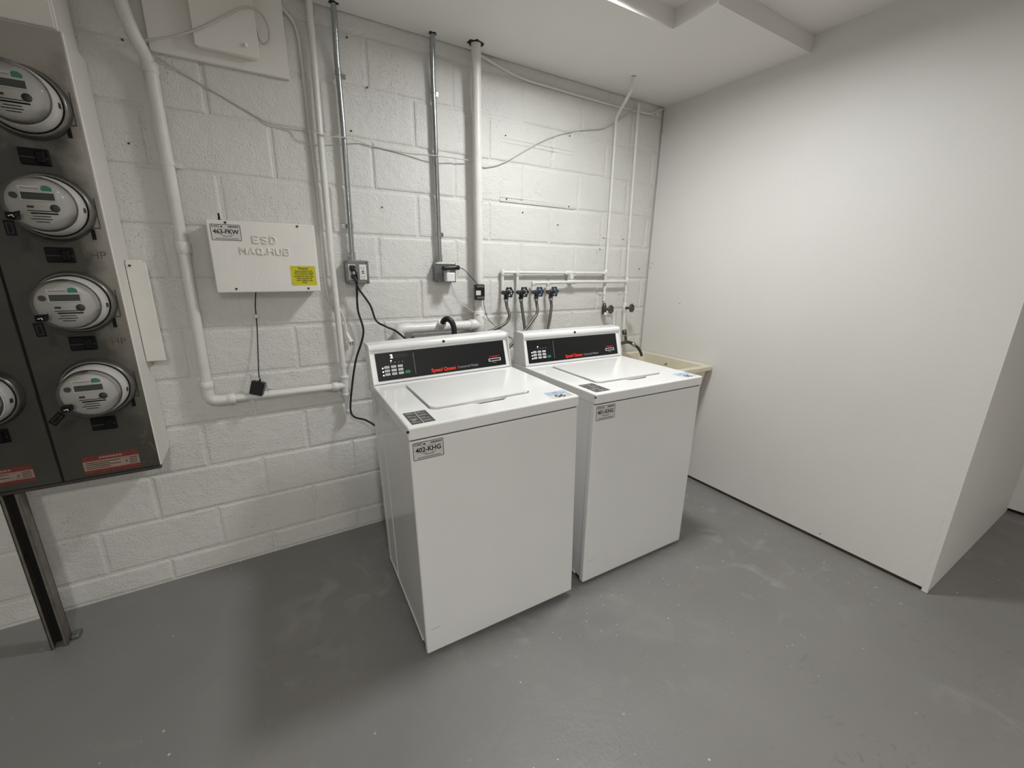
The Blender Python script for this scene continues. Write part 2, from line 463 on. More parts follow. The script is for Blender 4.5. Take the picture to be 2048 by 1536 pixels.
# ceiling: lowered soffit over the back wall and the recessed field in front of it
poly = [(XL, -0.007), (XL, -0.653), (1.167, -0.653), (1.167, -0.87), (XR, -0.87), (XR, -0.007)]
bm = prism(B(), poly, Matrix.Translation((0, 0, ZC)), 0.25)
ceil = solo('ceiling', bm, 'ceiling_paint', 'white painted lowered ceiling with a stepped edge', 'ceiling', kind='structure')
solo('upper_field', box(B(), XL-0.1, XF+0.1, YB-0.1, -0.5, ZU, 2.66), 'ceiling_paint', parent=ceil)
def ragged(cx, cy, r, jag):
    out = []
    for k in range(14):
        a = 2*math.pi*k/14; q = r*(1+random.uniform(-jag, jag))
        out.append((cx+q*math.cos(a), cy+q*math.sin(a)))
    return out
for cx, cy, r in ((0.4935, -0.078, 0.034), (0.2925, -0.047, 0.0185), (-0.126, -0.051, 0.0185), (1.3745, -0.229, 0.012)):
    solo('pipe_hole', prism(B(), ragged(cx, cy, r, 0.28), Matrix.Translation((0, 0, ZC-0.0012)), 0.0011), 'hole_dark', parent=ceil)

# ================================================================== WASHING MACHINES
def washer(loc, rot, label, code, number, lit, feet):
    t = Thing('washing_machine', label, 'washing machine', loc, 'top-loading washing machines', rot, local=True)
    W, H = 0.655, 0.914
    # cabinet
    t.part('cabinet', box(B(), 0.003, W-0.003, 0.010, 0.628, 0.026, 0.873, 0.006), 'appliance_white')
    for y in (0.43, 0.575):
        for s in (0, 1):
            x = 0.003 if s == 0 else W-0.003
            t.part('side_rib', box(B(), x-0.0018, x+0.0018, y-0.004, y+0.004, 0.024, 0.86, 0.0015, 1), 'appliance_white')
    for s in (0, 1):
        x = 0.003 if s == 0 else W-0.003
        t.part('bottom_flange', box(B(), x-0.003, x+0.004, 0.06, 0.60, 0.0225, 0.034, 0.001, 1), 'appliance_white')
    fp = t.part('front_panel', box(B(), 0.0, W, 0.0, 0.03, 0.014, 0.866, 0.007, 3), 'appliance_white')
    for x in (0.06, W-0.06):
        t.part('clip', box(B(), x-0.008, x+0.008, 0.004, 0.02, 0.0105, 0.0145), 'box_grey', fp)
    t.part('kick_void', box(B(), 0.02, W-0.02, 0.03, 0.6, 0.0135, 0.03), 'void_black')
    t.part('seam', box(B(), 0.006, W-0.006, 0.004, 0.62, 0.864, 0.873), 'seam_dark')
    for (x, y), h in zip(((0.05, 0.07), (W-0.05, 0.07), (0.05, 0.57), (W-0.05, 0.57)), feet):
        bm = cyl(B(), (x, y, -h), (x, y, 0.006-h), 0.020, 16); cyl(bm, (x, y, 0.006-h), (x, y, 0.03), 0.006, 10)
        t.part('foot', bm, 'black_plastic')
    # top panel with the recess for the lid
    bm = box(B(), -0.002, W+0.002, -0.004, 0.652, 0.870, H, 0.0065, 3)
    top = max(bm.faces, key=lambda f: f.calc_center_median().z)
    outer = list(top.edges)
    bmesh.ops.delete(bm, geom=[top], context='FACES_ONLY')
    hx0, hx1, hy0, hy1 = 0.112, 0.520, 0.118, 0.470
    loop = rrect(hx0, hx1, hy0, hy1, 0.02, 5, (0.03, 0.03, 0.006, 0.006))
    i = 5  # after the bottom-left corner arc insert the finger scoop in the front edge
    loop[i+1:i+1] = [(0.262, hy0), (0.292, hy0-0.020), (0.385, hy0-0.020), (0.412, hy0)]
    hv = [bm.verts.new((x, y, H)) for x, y in loop]
    he = [bm.edges.new((hv[k], hv[(k+1) % len(hv)])) for k in range(len(hv))]
    bmesh.ops.triangle_fill(bm, edges=outer+he, use_beauty=True, use_dissolve=False)
    lv = [bm.verts.new((v.co.x, v.co.y, H-0.016)) for v in hv]
    for k in range(len(hv)):
        q = (k+1) % len(hv); bm.faces.new((hv[k], hv[q], lv[q], lv[k]))
    bm.faces.new(lv)
    tp = t.part('top_panel', bm, 'appliance_top')
    lid = rrect(hx0+0.007, hx1-0.005, hy0+0.005, hy1-0.004, 0.02, 5, (0.028, 0.028, 0.005, 0.005))
    bm = prism(B(), lid, Matrix.Translation((0, 0, H-0.006)), 0.0125)
    e = [x for x in bm.edges if all(v.co.z > H+0.001 for v in x.verts)]
    bmesh.ops.bevel(bm, geom=e, offset=0.003, segments=3, affect='EDGES')
    t.part('lid', bm, 'appliance_top')
    t.part('bumper', cyl(B(), (0.002, -0.0045, 0.901), (-0.0045, -0.001, 0.901), 0.004, 10), 'black_plastic', tp)
    # console
    prof = [(0.655, 0.9145), (0.535, 0.9145), (0.5745, 1.049), (0.569, 1.0515), (0.5655, 1.056), (0.5645, 1.062), (0.566, 1.069), (0.571, 1.0745), (0.579, 1.077), (0.640, 1.079), (0.655, 1.077), (0.661, 1.070)]
    x0, x1 = 0.004, W-0.006
    M = plane_matrix((x0, 0, 0), (0, 1, 0), (0, 0, 1))
    con = t.part('console', prism(B(), prof, M, x1-x0), 'appliance_white')
    for s, x in ((0, x0), (1, x1)):       # end caps slightly proud
        xs = x-0.003 if s == 0 else x
        pr = [(0.657, 0.915), (0.530, 0.915), (0.560, 1.053), (0.560, 1.070), (0.570, 1.078), (0.640, 1.081), (0.657, 1.078)]
        t.part('end_cap', prism(B(), pr, plane_matrix((xs, 0, 0), (0, 1, 0), (0, 0, 1)), 0.003), 'appliance_white')
    t.part('seam', box(B(), 0.004, W-0.006, 0.5325, 0.56, 0.9141, 0.9158), 'seam_dark', con)
    FM = plane_matrix((0, 0.535, 0.9145), (1, 0, 0), (0, 0.0395, 0.1345))
    def fm(u, v, h=0.0): return FM @ Matrix.Translation((u, v, h))
    cp = t.part('control_panel', prism(B(), rrect(0.024, 0.628, 0.013, 0.131, 0.002, 2), FM, 0.0012), 'panel_black')
    t.part('lock', cyl(B(), (0.327, 0.5665, 1.0655), (0.327, 0.5625, 1.0655), 0.0062, 16), 'black_plastic', con)
    for r in range(3):
        for c in range(3):
            u, v = 0.066+c*0.0285, 0.069-r*0.0152
            b = t.part('button', prism(B(), rrect(u-0.0105, u+0.0105, v-0.005, v+0.005, 0.0015, 2), FM @ Matrix.Translation((0, 0, 0.0012)), 0.0006), 'button_white', cp)
    for r in range(3):
        for c in range(3):
            u, v = 0.066+c*0.0285, 0.069-r*0.0152
            bm = B()
            for k in range(3): box(bm, u-0.007+k*0.005, u-0.0035+k*0.005, v-0.001, v+0.001, 0.0018, 0.0019, M=FM)
            t.part('button_print', bm, 'print_black', cp)
        t.part('indicator_light', cyl(B(), fm(0.0485, 0.0665-r*0.0152, 0.0012).translation, fm(0.0485, 0.0665-r*0.0152, 0.0022).translation, 0.0030, 12), 'led_lit', cp)
    t.part('start_button', prism(B(), rrect(0.1415, 0.1625, 0.0345, 0.0455, 0.0015, 2), FM @ Matrix.Translation((0, 0, 0.0012)), 0.0006), 'button_green', cp)
    bm = B()
    for c in range(4): box(bm, 0.083+c*0.0165, 0.089+c*0.0165, 0.0850, 0.0875, 0.0012, 0.0015, M=FM)
    t.part('panel_print', bm, 'print_grey', cp)
    t.part('indicator_light', cyl(B(), fm(0.087, 0.0945, 0.0012).translation, fm(0.087, 0.0945, 0.0022).translation, 0.0030, 12), 'led_lit', cp)
    t.part('display_window', prism(B(), rrect(0.085, 0.16, 0.105, 0.121, 0.001, 2), FM @ Matrix.Translation((0, 0, 0.0012)), 0.0004), 'black_plastic', cp)
    if lit:
        t.part('display_digit', text_mesh('2', 0.0215, fm(0.0915, 0.1125, 0.0018), 0.0002, 0.0008), 'led_lit', cp)
    t.part('divider_line', box(B(), 0.185, 0.1863, 0.026, 0.119, 0.0012, 0.0015, M=FM), 'print_grey', cp)
    t.part('lettering', text_mesh('Speed Queen', 0.0215, fm(0.2560, 0.0300, 0.0014), 0.0002, 0.00075, align='LEFT', xscale=0.98), 'print_red', cp, label='red lettering')
    t.part('lettering', text_mesh('Commercial Washer', 0.0170, fm(0.3800, 0.0300, 0.0014), 0.0002, 0.0, align='LEFT', xscale=0.72), 'print_grey', cp, label='grey lettering')
    bm = rim(B(), rrect(0.5385, 0.602, 0.0365, 0.0505, 0.001, 2), rrect(0.5425, 0.598, 0.0395, 0.0475, 0.001, 2), FM @ Matrix.Translation((0, 0, 0.0012)), 0.0012)
    slot = t.part('card_slot', bm, 'button_white', cp)
    t.part('slot_opening', box(B(), 0.5425, 0.598, 0.0395, 0.0475, 0.0012, 0.0014, M=FM), 'void_black', slot)
    bm = B(); box(bm, 0.5425, 0.598, 0.0595, 0.0612, 0.0012, 0.0014, M=FM); box(bm, 0.556, 0.588, 0.0555, 0.0568, 0.0012, 0.0014, M=FM)
    t.part('slot_print', bm, 'print_red', cp)
    bm = B(); box(bm, 0.5595, 0.5615, 0.029, 0.0345, 0.0012, 0.0014, M=FM); box(bm, 0.5615, 0.578, 0.0285, 0.0300, 0.0012, 0.0014, M=FM)
    t.part('slot_arrow', bm, 'print_grey', cp)
    # stickers on the top
    TM = Matrix.Translation((0, 0, H+0.0002))
    st = t.part('instruction_sticker', prism(B(), [(0.019, 0.019), (0.097, 0.019), (0.097, 0.136), (0.019, 0.136)], TM, 0.0004), 'sticker_grey', tp)
    bm = B()
    box(bm, 0.0565, 0.0595, 0.021, 0.134, 0.0004, 0.0006, M=TM)
    for r in range(4):
        for c in range(2):
            xx = 0.0235+c*0.0385; yy = 0.033+r*0.0275
            box(bm, xx, xx+0.029, yy, yy+0.0022, 0.0004, 0.0006, M=TM)
            box(bm, xx, xx+0.0145+0.01*((r+c) % 2), yy+0.008, yy+0.0102, 0.0004, 0.0006, M=TM)
            if r == 1 and c == 0: box(bm, xx+0.006, xx+0.02, yy-0.008, yy-0.003, 0.0004, 0.0006, M=TM)
    t.part('fine_print', bm, 'meter_face', st)
    NM = TM @ Matrix.Translation((0.548, 0.012, 0)) @ Matrix.Rotation(math.radians(-3), 4, 'Z')
    ns = t.part('number_sticker', prism(B(), rrect(0.0, 0.094, 0.0, 0.078, 0.001, 1), NM, 0.0003), 'sticker_white', tp)
    t.part('blue_band', prism(B(), [(0.002, 0.037), (0.090, 0.037), (0.090, 0.075), (0.002, 0.075)], NM @ Matrix.Translation((0, 0, 0.0003)), 0.0002), 'sticker_blue', ns)
    t.part('lettering', text_mesh(number, 0.042, NM @ Matrix.Translation((0.042, 0.0180, 0.0004)), 0.0001, 0.0014), 'print_black', ns, label='black number')
    bm = B()
    box(bm, 0.012, 0.080, 0.046, 0.051, 0.0005, 0.0007, M=NM); box(bm, 0.034, 0.052, 0.058, 0.070, 0.0005, 0.0007, M=NM)
    for k in range(3): box(bm, 0.068, 0.090, 0.008+k*0.008, 0.011+k*0.008, 0.0003, 0.0005, M=NM)
    t.part('fine_print', bm, 'print_grey', ns)
    # identification label on the front
    id_label(t, fp, front_plane(-0.0002), 0.009, 0.112, 0.797, 0.860, code)
    bm = box(B(), 0.02, 0.058, -0.0004, 0.001, 0.118, 0.1195)
    t.part('scuff', bm, 'print_grey', fp)
    return t

def id_label(t, parent, M, x0, x1, z0, z1, code):
    """white identification label: logo, barcode, asset code and fine print"""
    lab = t.part('id_label', prism(B(), rrect(x0, x1, z0, z1, 0.004, 3), M, 0.0004), 'sticker_white', parent)
    M2 = M @ Matrix.Translation((0, 0, 0.0004)); w_ = x1-x0; h_ = z1-z0
    t.part('border', rim(B(), rrect(x0+0.0008, x1-0.0008, z0+0.0008, z1-0.0008, 0.0035, 3), rrect(x0+0.0026, x1-0.0026, z0+0.0026, z1-0.0026, 0.0025, 3), M2, 0.0002), 'print_black', lab)
    at = lambda fx, fz: M2 @ Matrix.Translation((x0+w_*fx, z0+h_*fz, 0.0002))
    t.part('lettering', text_mesh(code, h_*0.36, at(0.50, 0.535), 0.0001, 0.0007, xscale=0.95), 'print_black', lab)
    t.part('lettering', text_mesh('CSC', h_*0.165, at(0.18, 0.86), 0.0001, 0.0003, xscale=1.45), 'print_black', lab)
    bm = B()
    cx, cz = x0+w_*0.375, z0+h_*0.855                                # small leaf-shaped emblem
    for a, l_ in ((-50, 0.055), (-18, 0.07), (18, 0.07), (50, 0.055)):
        r_ = math.radians(a); d = Vector((math.sin(r_), math.cos(r_))); n_ = Vector((d.y, -d.x)); L = w_*l_
        p = [Vector((cx, cz-w_*0.035)), Vector((cx, cz-w_*0.035))+d*L*0.6+n_*L*0.2, Vector((cx, cz-w_*0.035))+d*L*1.1, Vector((cx, cz-w_*0.035))+d*L*0.6-n_*L*0.2]
        prism(bm, [(q.x, q.y) for q in p], M2, 0.0002)
    t.part('emblem', bm, 'print_black', lab)
    bm = B()
    rnd = random.Random(3); fx = 0.58
    while fx < 0.93:                                                 # barcode-like strip of print
        bw_ = rnd.uniform(0.006, 0.016)
        box(bm, x0+w_*fx, x0+w_*(fx+bw_), z0+h_*0.81, z0+h_*0.91, 0, 0.0002, M=M2); fx += bw_+rnd.uniform(0.004, 0.009)
    t.part('serial_print', bm, 'print_black', lab)
    bm = B()
    for a, b, c, d in ((0.25, 0.75, 0.725, 0.735), (0.28, 0.45, 0.335, 0.355), (0.60, 0.74, 0.335, 0.355), (0.36, 0.68, 0.255, 0.285), (0.14, 0.88, 0.135, 0.155), (0.12, 0.90, 0.085, 0.105)):
        box(bm, x0+w_*a, x0+w_*b, z0+h_*c, z0+h_*d, 0, 0.0002, M=M2)
    t.part('fine_print', bm, 'print_black', lab)
    return lab

washer((-0.165, -0.960, 0.0), (0, -0.029, -0.045), 'white top-loading washing machine with lit display, nearer the grey outlet box with two cords', '402-KHG', '06', True, (0.001, 0.018, 0.001, 0.018))
washer((0.572, -0.964, 0.0), (0, 0, -0.022), 'white top-loading washing machine with unlit display, next to the cream sink', '401-KHG', '05', False, (0.0, 0.0, 0.0, 0.0))

# ================================================================== ELECTRIC METERS
YF = -0.222
cab = Thing('meter_cabinet', 'grey-green metal meter cabinet with white side, mounted on the block wall', 'cabinet', (-1.2, -0.11, 0.0))
cab.part('body', box(B(), -1.475, -0.932, -0.214, -0.003, 0.646, 2.05, 0.003, 1), 'cabinet_paint', label='white painted side')
for x0, x1 in ((-1.473, -1.2035), (-1.1975, -0.935)):
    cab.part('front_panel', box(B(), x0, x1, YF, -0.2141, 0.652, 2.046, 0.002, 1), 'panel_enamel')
cab.part('bottom_lip', box(B(), -1.474, -0.931, -0.225, -0.205, 0.640, 0.651, 0.002, 1), 'steel_dark')
cab.part('seam', box(B(), -1.2035, -1.1975, -0.219, -0.2145, 0.652, 2.046), 'void_black')
ROWS = [0.980, 1.268, 1.557, 1.843]
def breaker(x, z):
    b = cab.part('breaker', box(B(), x-0.033, x+0.033, YF-0.007, YF+0.001, z-0.023, z+0.023, 0.002, 1), 'breaker_black')
    cab.part('toggle', box(B(), x+0.004, x+0.024, YF-0.016, YF-0.006, z-0.018, z+0.016, 0.003, 1), 'breaker_black', b)
    cab.part('ridge', box(B(), x-0.031, x+0.031, YF-0.0085, YF-0.0065, z-0.0035, z-0.0015), 'sticker_grey', b)
for z in (0.846, 1.132, 1.416, 1.698):
    breaker(-1.058, z)
for z in (0.846, 1.132):
    breaker(-1.322, z)
for z, dz in zip((0.912, 1.197, 1.482, 1.778), (0.1, 0.1, 0.1, 0.1)):
    tb = cab.part('latch', box(B(), -0.972, -0.963, YF-0.006, YF, z-0.016, z+0.016), 'breaker_black')
    bm = B(); tube(bm, [(-0.9475, YF-0.001, z+0.02), (-0.9475, YF-0.001, z+0.11)], 0.0012, 6); tube(bm, [(-0.966, YF-0.001, z+0.02), (-0.9475, YF-0.001, z+0.02)], 0.0012, 6)
    cab.part('hasp_wire', bm, 'steel_dark')
FP = front_plane(YF-0.0002)
cab.part('handwriting', text_mesh('301', 0.030, FP @ Matrix.Translation((-0.990, 0.902, 0.0002)), 0.0001, 0.0, shear=0.1), 'ink_blue', label='faded blue handwritten number')
for z in (1.135, 1.420):
    cab.part('faded_marking', text_mesh('PHP', 0.034, FP @ Matrix.Translation((-0.978, z-0.004, 0.0002)), 0.0001, 0.0), 'faded_brown', label='faded brown hand-painted marking')
def warning(x0, x1, z0, z1):
    l_ = cab.part('warning_label', prism(B(), [(x0, z0), (x1, z0), (x1, z1), (x0, z1)], FP, 0.0004), 'label_pink')
    M2 = FP @ Matrix.Translation((0, 0, 0.0004))
    for a, b in ((0.72, 1.0), (0.0, 0.2)):
        cab.part('red_band', box(B(), x0, x1, z0+(z1-z0)*a, z0+(z1-z0)*b, 0, 0.0003, M=M2), 'label_red', l_)
    bm = B()
    for k in range(4):
        box(bm, x0+0.006, x0+0.07+0.03*(k % 2), z0+(z1-z0)*(0.28+0.105*k), z0+(z1-z0)*(0.32+0.105*k), 0, 0.0003, M=M2)
        box(bm, x1-0.028, x1-0.006, z0+(z1-z0)*(0.28+0.105*k), z0+(z1-z0)*(0.32+0.105*k), 0, 0.0003, M=M2)
    cab.part('fine_print', bm, 'print_brown', l_)
    bm = B()
    for k in range(7): box(bm, x0+0.045+k*0.009, x0+0.052+k*0.009, z0+(z1-z0)*0.81, z0+(z1-z0)*0.91, 0.0003, 0.0005, M=M2)
    cab.part('heading_print', bm, 'label_pink', l_)
    xb = x1-0.042; zz = z0+(z1-z0)*0.25; h = (z1-z0)*0.42          # lightning bolt
    bolt = [(xb, zz), (xb+0.010, zz+h*0.5), (xb+0.004, zz+h*0.5), (xb+0.012, zz+h), (xb+0.001, zz+h*0.42), (xb+0.006, zz+h*0.42)]
    cab.part('bolt_symbol', prism(B(), bolt, M2, 0.0003), 'print_brown', l_)
warning(-1.140, -0.988, 0.664, 0.730)
warning(-1.418, -1.262, 0.676, 0.734)
bm = B()                                                            # U channel open to the front
for a, b, c, d in ((-1.358, -1.3545, -0.225, -0.18), (-1.3155, -1.312, -0.225, -0.18), (-1.358, -1.312, -0.183, -0.18), (-1.358, -1.349, -0.225, -0.2215), (-1.321, -1.312, -0.225, -0.2215)):
    box(bm, a, b, c, d, 0.0, 0.640)
leg = cab.part('support_leg', bm, 'channel_steel', label='dark steel channel leg')
cab.part('channel_inside', box(B(), -1.3545, -1.3155, -0.186, -0.1835, 0.001, 0.639), 'channel_inside', leg)
cab.part('foot_bracket', box(B(), -1.3118, -1.285, -0.205, -0.165, 0.0, 0.020, 0.006), 'box_grey', leg)

def electric_meter(cx, cz, label, tagpose):
    t = Thing('electric_meter', label, 'electric meter', (cx, YF, cz), 'round glass electric meters on the cabinet')
    ax = (0, -1, 0); o = (cx, YF-0.0004, cz)
    t.part('socket_ring', lathe(B(), [(0.080, 0.0), (0.098, 0.0), (0.099, 0.006), (0.096, 0.012), (0.0955, 0.024), (0.092, 0.029), (0.088, 0.030), (0.0865, 0.025), (0.083, 0.025), (0.080, 0.02)], o, ax, 40), 'meter_ring_metal')
    t.part('gasket', lathe(B(), [(0.0, 0.026), (0.0865, 0.026), (0.0865, 0.0275), (0.0, 0.0275)], o, ax, 32), 'void_black')
    t.part('meter_base', lathe(B(), [(0.0835, 0.027), (0.0835, 0.04), (0.082, 0.06), (0.0755, 0.078), (0.0735, 0.0795), (0.0, 0.0795)], o, ax, 40), 'meter_body')
    face = t.part('face_plate', lathe(B(), [(0.0715, 0.080), (0.0715, 0.100), (0.070, 0.102), (0.0, 0.102)], o, ax, 36), 'meter_face')
    M = front_plane(YF-0.102) @ Matrix.Translation((cx, cz, 0))
    bz = t.part('bezel', rim(B(), rrect(-0.038, 0.038, 0.007, 0.0335, 0.002, 2), rrect(-0.0345, 0.0345, 0.0105, 0.030, 0.001, 2), M, 0.002), 'meter_body', face)
    t.part('display', prism(B(), rrect(-0.0345, 0.0345, 0.0105, 0.030, 0.001, 2), M, 0.0008), 'lcd', bz)
    t.part('name_strip', box(B(), -0.038, 0.008, 0.0365, 0.0475, 0, 0.0012, M=M), 'sticker_white', face)
    t.part('logo_patch', prism(B(), [(0.010, 0.036), (0.032, 0.036), (0.032, 0.045), (0.024, 0.0505), (0.014, 0.0505), (0.010, 0.0455)], M, 0.001), 'meter_green', face)
    bm = B()
    box(bm, -0.034, 0.006, 0.039, 0.0425, 0.0012, 0.0014, M=M)
    for k, (a, b) in enumerate(((-0.030, 0.022), (-0.024, 0.034), (-0.020, 0.016), (-0.026, 0.018), (-0.018, 0.012))):
        box(bm, a, b, -0.021-k*0.0075, -0.0185-k*0.0075+(0.002 if k == 1 else 0), 0, 0.0004, M=M)
    t.part('fine_print', bm, 'meter_print', face)
    t.part('port', cyl(B(), M @ Vector((-0.050, 0.020, 0)), M @ Vector((-0.050, 0.020, 0.003)), 0.0085, 16), 'steel_dark', face)
    t.part('port', box(B(), -0.028, -0.014, -0.012, -0.006, 0, 0.002, M=M), 'print_black', face)
    t.part('emblem', lathe(B(), [(0.011, 0.0), (0.011, 0.001), (0.0, 0.001)], M @ Vector((0.030, -0.0105, 0)), ax, 18), 'steel_dark', face)
    t.part('glass_cover', lathe(B(), [(0.0775, 0.079), (0.0765, 0.082), (0.0755, 0.118), (0.073, 0.125), (0.068, 0.129), (0.060, 0.1305), (0.0, 0.1315)], o, ax, 40), 'clear_cover')
    t.part('cover_rim', lathe(B(), [(0.0775, 0.0795), (0.0795, 0.0795), (0.0795, 0.083), (0.0768, 0.083)], o, ax, 40), 'meter_body')
    t.part('side_marker', box(B(), cx+0.0815, cx+0.0845, YF-0.060, YF-0.046, cz-0.014, cz-0.001), 'steel_dark')
    a = tagpose                                                      # black seal tag hanging at lower left
    bx, bz_ = cx-0.058, cz-0.040; y = YF-0.118
    bm = box(B(), bx-0.011, bx+0.011, y-0.014, y+0.02, bz_-0.007, bz_+0.012, 0.003, 1); tube(bm, [(bx+0.004, y-0.012, bz_+0.008), (bx+0.020, y-0.013, bz_+0.014), (bx+0.016, y-0.013, bz_+0.002)], 0.003, 6)
    lk = t.part('seal_lock', bm, 'breaker_black')
    t.part('seal_wire', tube(B(), [(bx-0.004, y-0.0150, bz_+0.001), (bx+0.005, y-0.0150, bz_+0.004), (bx+0.006, y-0.0148, bz_-0.002)], 0.0013, 6), 'plastic_white', lk)
    MT = Matrix.Translation((bx-0.008, y-0.010, bz_-0.006)) @ Matrix.Rotation(a, 4, 'Y')
    tg = t.part('seal_tag', box(B(), -0.011, 0.011, -0.003, 0.003, -0.046, -0.004, 0.001, 1, M=MT), 'breaker_black')
    t.part('tag_print', rim(B(), rrect(-0.006, 0.006, -0.040, -0.012, 0.001, 1), rrect(-0.0048, 0.0048, -0.0388, -0.0132, 0.001, 1), MT @ front_plane(-0.0031), 0.0003), 'sticker_grey', tg)
electric_meter(-1.047, ROWS[3], 'round glass electric meter at the top of the cabinet, nearest the ceiling', 0.0)
electric_meter(-1.047, ROWS[2], 'round glass electric meter, second from the top in its column', 0.0)
electric_meter(-1.047, ROWS[1], 'round glass electric meter, third from the top in its column', -0.05)
electric_meter(-1.047, ROWS[0], 'round glass electric meter with a slanting black tag, lowest in its column', 0.75)
electric_meter(-1.325, ROWS[0], 'round glass electric meter cut off by the left edge of the picture', 0.2)

wt = Thing('wireway', 'white painted metal wireway above the meter cabinet', 'wireway', (-1.2, -0.1, 2.053))
wt.part('body', box(B(), -1.475, -0.944, -0.196, -0.003, 2.054, ZC-0.004, 0.003, 1), 'cabinet_paint')
wt.part('cover', box(B(), -1.470, -0.950, -0.201, -0.1961, 2.058, ZC-0.012, 0.002, 1), 'cabinet_paint')
rb = Thing('raceway_box', 'narrow white metal box fixed upright beside the meter cabinet', 'box', (-0.9, -0.04, 1.03))
rb.part('body', box(B(), -0.929, -0.884, -0.088, -0.003, 1.035, 1.405, 0.003, 1), 'cabinet_paint')
rb.part('cover', box(B(), -0.9305, -0.871, -0.095, -0.0881, 1.03, 1.398, 0.002, 1), 'cabinet_paint')
rb.part('screw', cyl(B(), (-0.918, -0.095, 1.385), (-0.918, -0.099, 1.385), 0.004, 10), 'steel_dark')

# ================================================================== CONDUITS AND PIPES
def strap(t, x, y, z, r, material, axis='z', side=1):
    """one-hole strap: band around the pipe plus a screwed ear"""
    bm = B()
    if axis == 'z':
        cyl(bm, (x, y, z-0.009), (x, y, z+0.009), r+0.0022, 16)
        xa, xb = sorted((x+side*(r-0.002), x+side*(r+0.022)))
        box(bm, xa, xb, -0.005, -0.002, z-0.009, z+0.009)
        cyl(bm, (x+side*(r+0.013), -0.005, z), (x+side*(r+0.013), -0.0075, z), 0.003, 8)
    else:
        cyl(bm, (x-0.009, y, z), (x+0.009, y, z), r+0.0022, 16)
        box(bm, x-0.009, x+0.009, -0.005, -0.002, z+r, z+r+0.022)
    t.part('strap', bm, material)
pc = Thing('painted_conduit', 'white painted conduit run joining two uprights with a low horizontal pipe', 'conduit', (-0.5, -0.03, 0.68))
YA = -0.036
pa = [(-0.82, -0.085, 2.40), (-0.798, -0.08, 2.217), (-0.782, -0.075, 2.14), (-0.758, -0.04, 2.065), (-0.757, YA, 1.98), (-0.758, YA, 1.46), (-0.764, YA, 0.90)]
pc.part('pipe', tube(B(), spline(pa[:5], 6)+pa[5:], 0.0195, 16), 'pipe_paint')
pc.part('elbow', tube(B(), rounded([(-0.764, YA, 0.905), (-0.765, YA, 0.829), (-0.685, YA, 0.829)], 0.06, 8), 0.0215, 16), 'pipe_paint')
pc.part('pipe', tube(B(), [(-0.70, YA, 0.829), (-0.24, YA, 0.826)], 0.0165, 14), 'pipe_paint')
for z, h, r in ((2.055, 0.018, 0.0235), (1.455, 0.022, 0.0245), (0.90, 0.016, 0.0245)):
    pc.part('coupling', cyl(B(), (-0.757 if z > 1 else -0.764, YA, z-h), (-0.757 if z > 1 else -0.764, YA, z+h), r, 16, bev=0.002), 'pipe_paint')
pc.part('coupling', cyl(B(), (-0.700, YA, 0.829), (-0.672, YA, 0.829), 0.0240, 16, bev=0.002), 'pipe_paint')
pc.part('coupling', cyl(B(), (-0.275, YA, 0.826), (-0.25, YA, 0.826), 0.0215, 16, bev=0.002), 'pipe_paint')
YBp = -0.034
pc.part('pipe', tube(B(), [(-0.214, YBp, ZC-0.001), (-0.220, YBp, 1.93), (-0.223, YBp, 1.46), (-0.216, YBp, 0.87)], 0.0135, 14), 'pipe_paint')
bm = cyl(B(), (-0.215, YBp, 0.775), (-0.215, YBp, 0.875), 0.0175, 16); cyl(bm, (-0.25, YBp, 0.826), (-0.215, YBp, 0.826), 0.0185, 16)
pc.part('tee', bm, 'pipe_paint')
pc.part('coupling', cyl(B(), (-0.215, YBp, 0.862), (-0.215, YBp, 0.876), 0.0205, 16, bev=0.002), 'pipe_paint')
pc.part('coupling', cyl(B(), (-0.215, YBp, 0.774), (-0.215, YBp, 0.788), 0.0205, 16, bev=0.002), 'pipe_paint')
pc.part('pipe', tube(B(), [(-0.214, YBp, 0.78), (-0.209, YBp, 0.70)], 0.0145, 14), 'pipe_paint')
pc.part('end_cap', cyl(B(), (-0.2095, YBp, 0.705), (-0.2085, YBp, 0.682), 0.0175, 16, bev=0.003), 'pipe_paint')
strap(pc, -0.757, YA, 1.752, 0.0195, 'pipe_paint', side=1)
strap(pc, -0.535, YA, 0.828, 0.0165, 'pipe_paint', axis='x')
strap(pc, -0.2165, YBp, 0.925, 0.0135, 'pipe_paint', side=-1)

def emt(name, label, x, pts, box_top, straps):
    t = Thing(name, label, 'conduit', (x, -0.03, box_top))
    t.part('pipe', tube(B(), spline(pts, 8), 0.0115, 16), 'galvanised')
    e = pts[-1]
    bm = cyl(B(), (e[0], e[1], e[2]-0.004), (e[0], e[1], e[2]+0.03), 0.0145, 14); cyl(bm, (e[0]-0.010, e[1]-0.012, e[2]+0.014), (e[0]-0.010, e[1]-0.020, e[2]+0.014), 0.004, 8)
    t.part('connector', bm, 'galvanised')
    for z, xs, side in straps: strap(t, xs, -0.028, z, 0.0115, 'galvanised', side=side)
emt('metal_conduit', 'shiny metal conduit running down to the outlet box with two black cords', -0.125, [(-0.126, -0.05, ZC-0.001), (-0.126, -0.048, 2.33), (-0.1255, -0.03, 2.22), (-0.1245, -0.028, 2.12), (-0.124, -0.028, 1.883), (-0.130, -0.028, 1.425)], 1.42, ((2.174, -0.125, 1), (1.57, -0.128, -1)))
emt('metal_conduit', 'shiny metal conduit running down to the box with the white adapter', 0.3, [(0.293, -0.046, ZC-0.001), (0.292, -0.044, 2.36), (0.2945, -0.03, 2.24), (0.297, -0.028, 2.15), (0.300, -0.028, 1.8), (0.302, -0.028, 1.425)], 1.42, ((2.188, 0.2955, 1), (1.556, 0.3015, 1)))

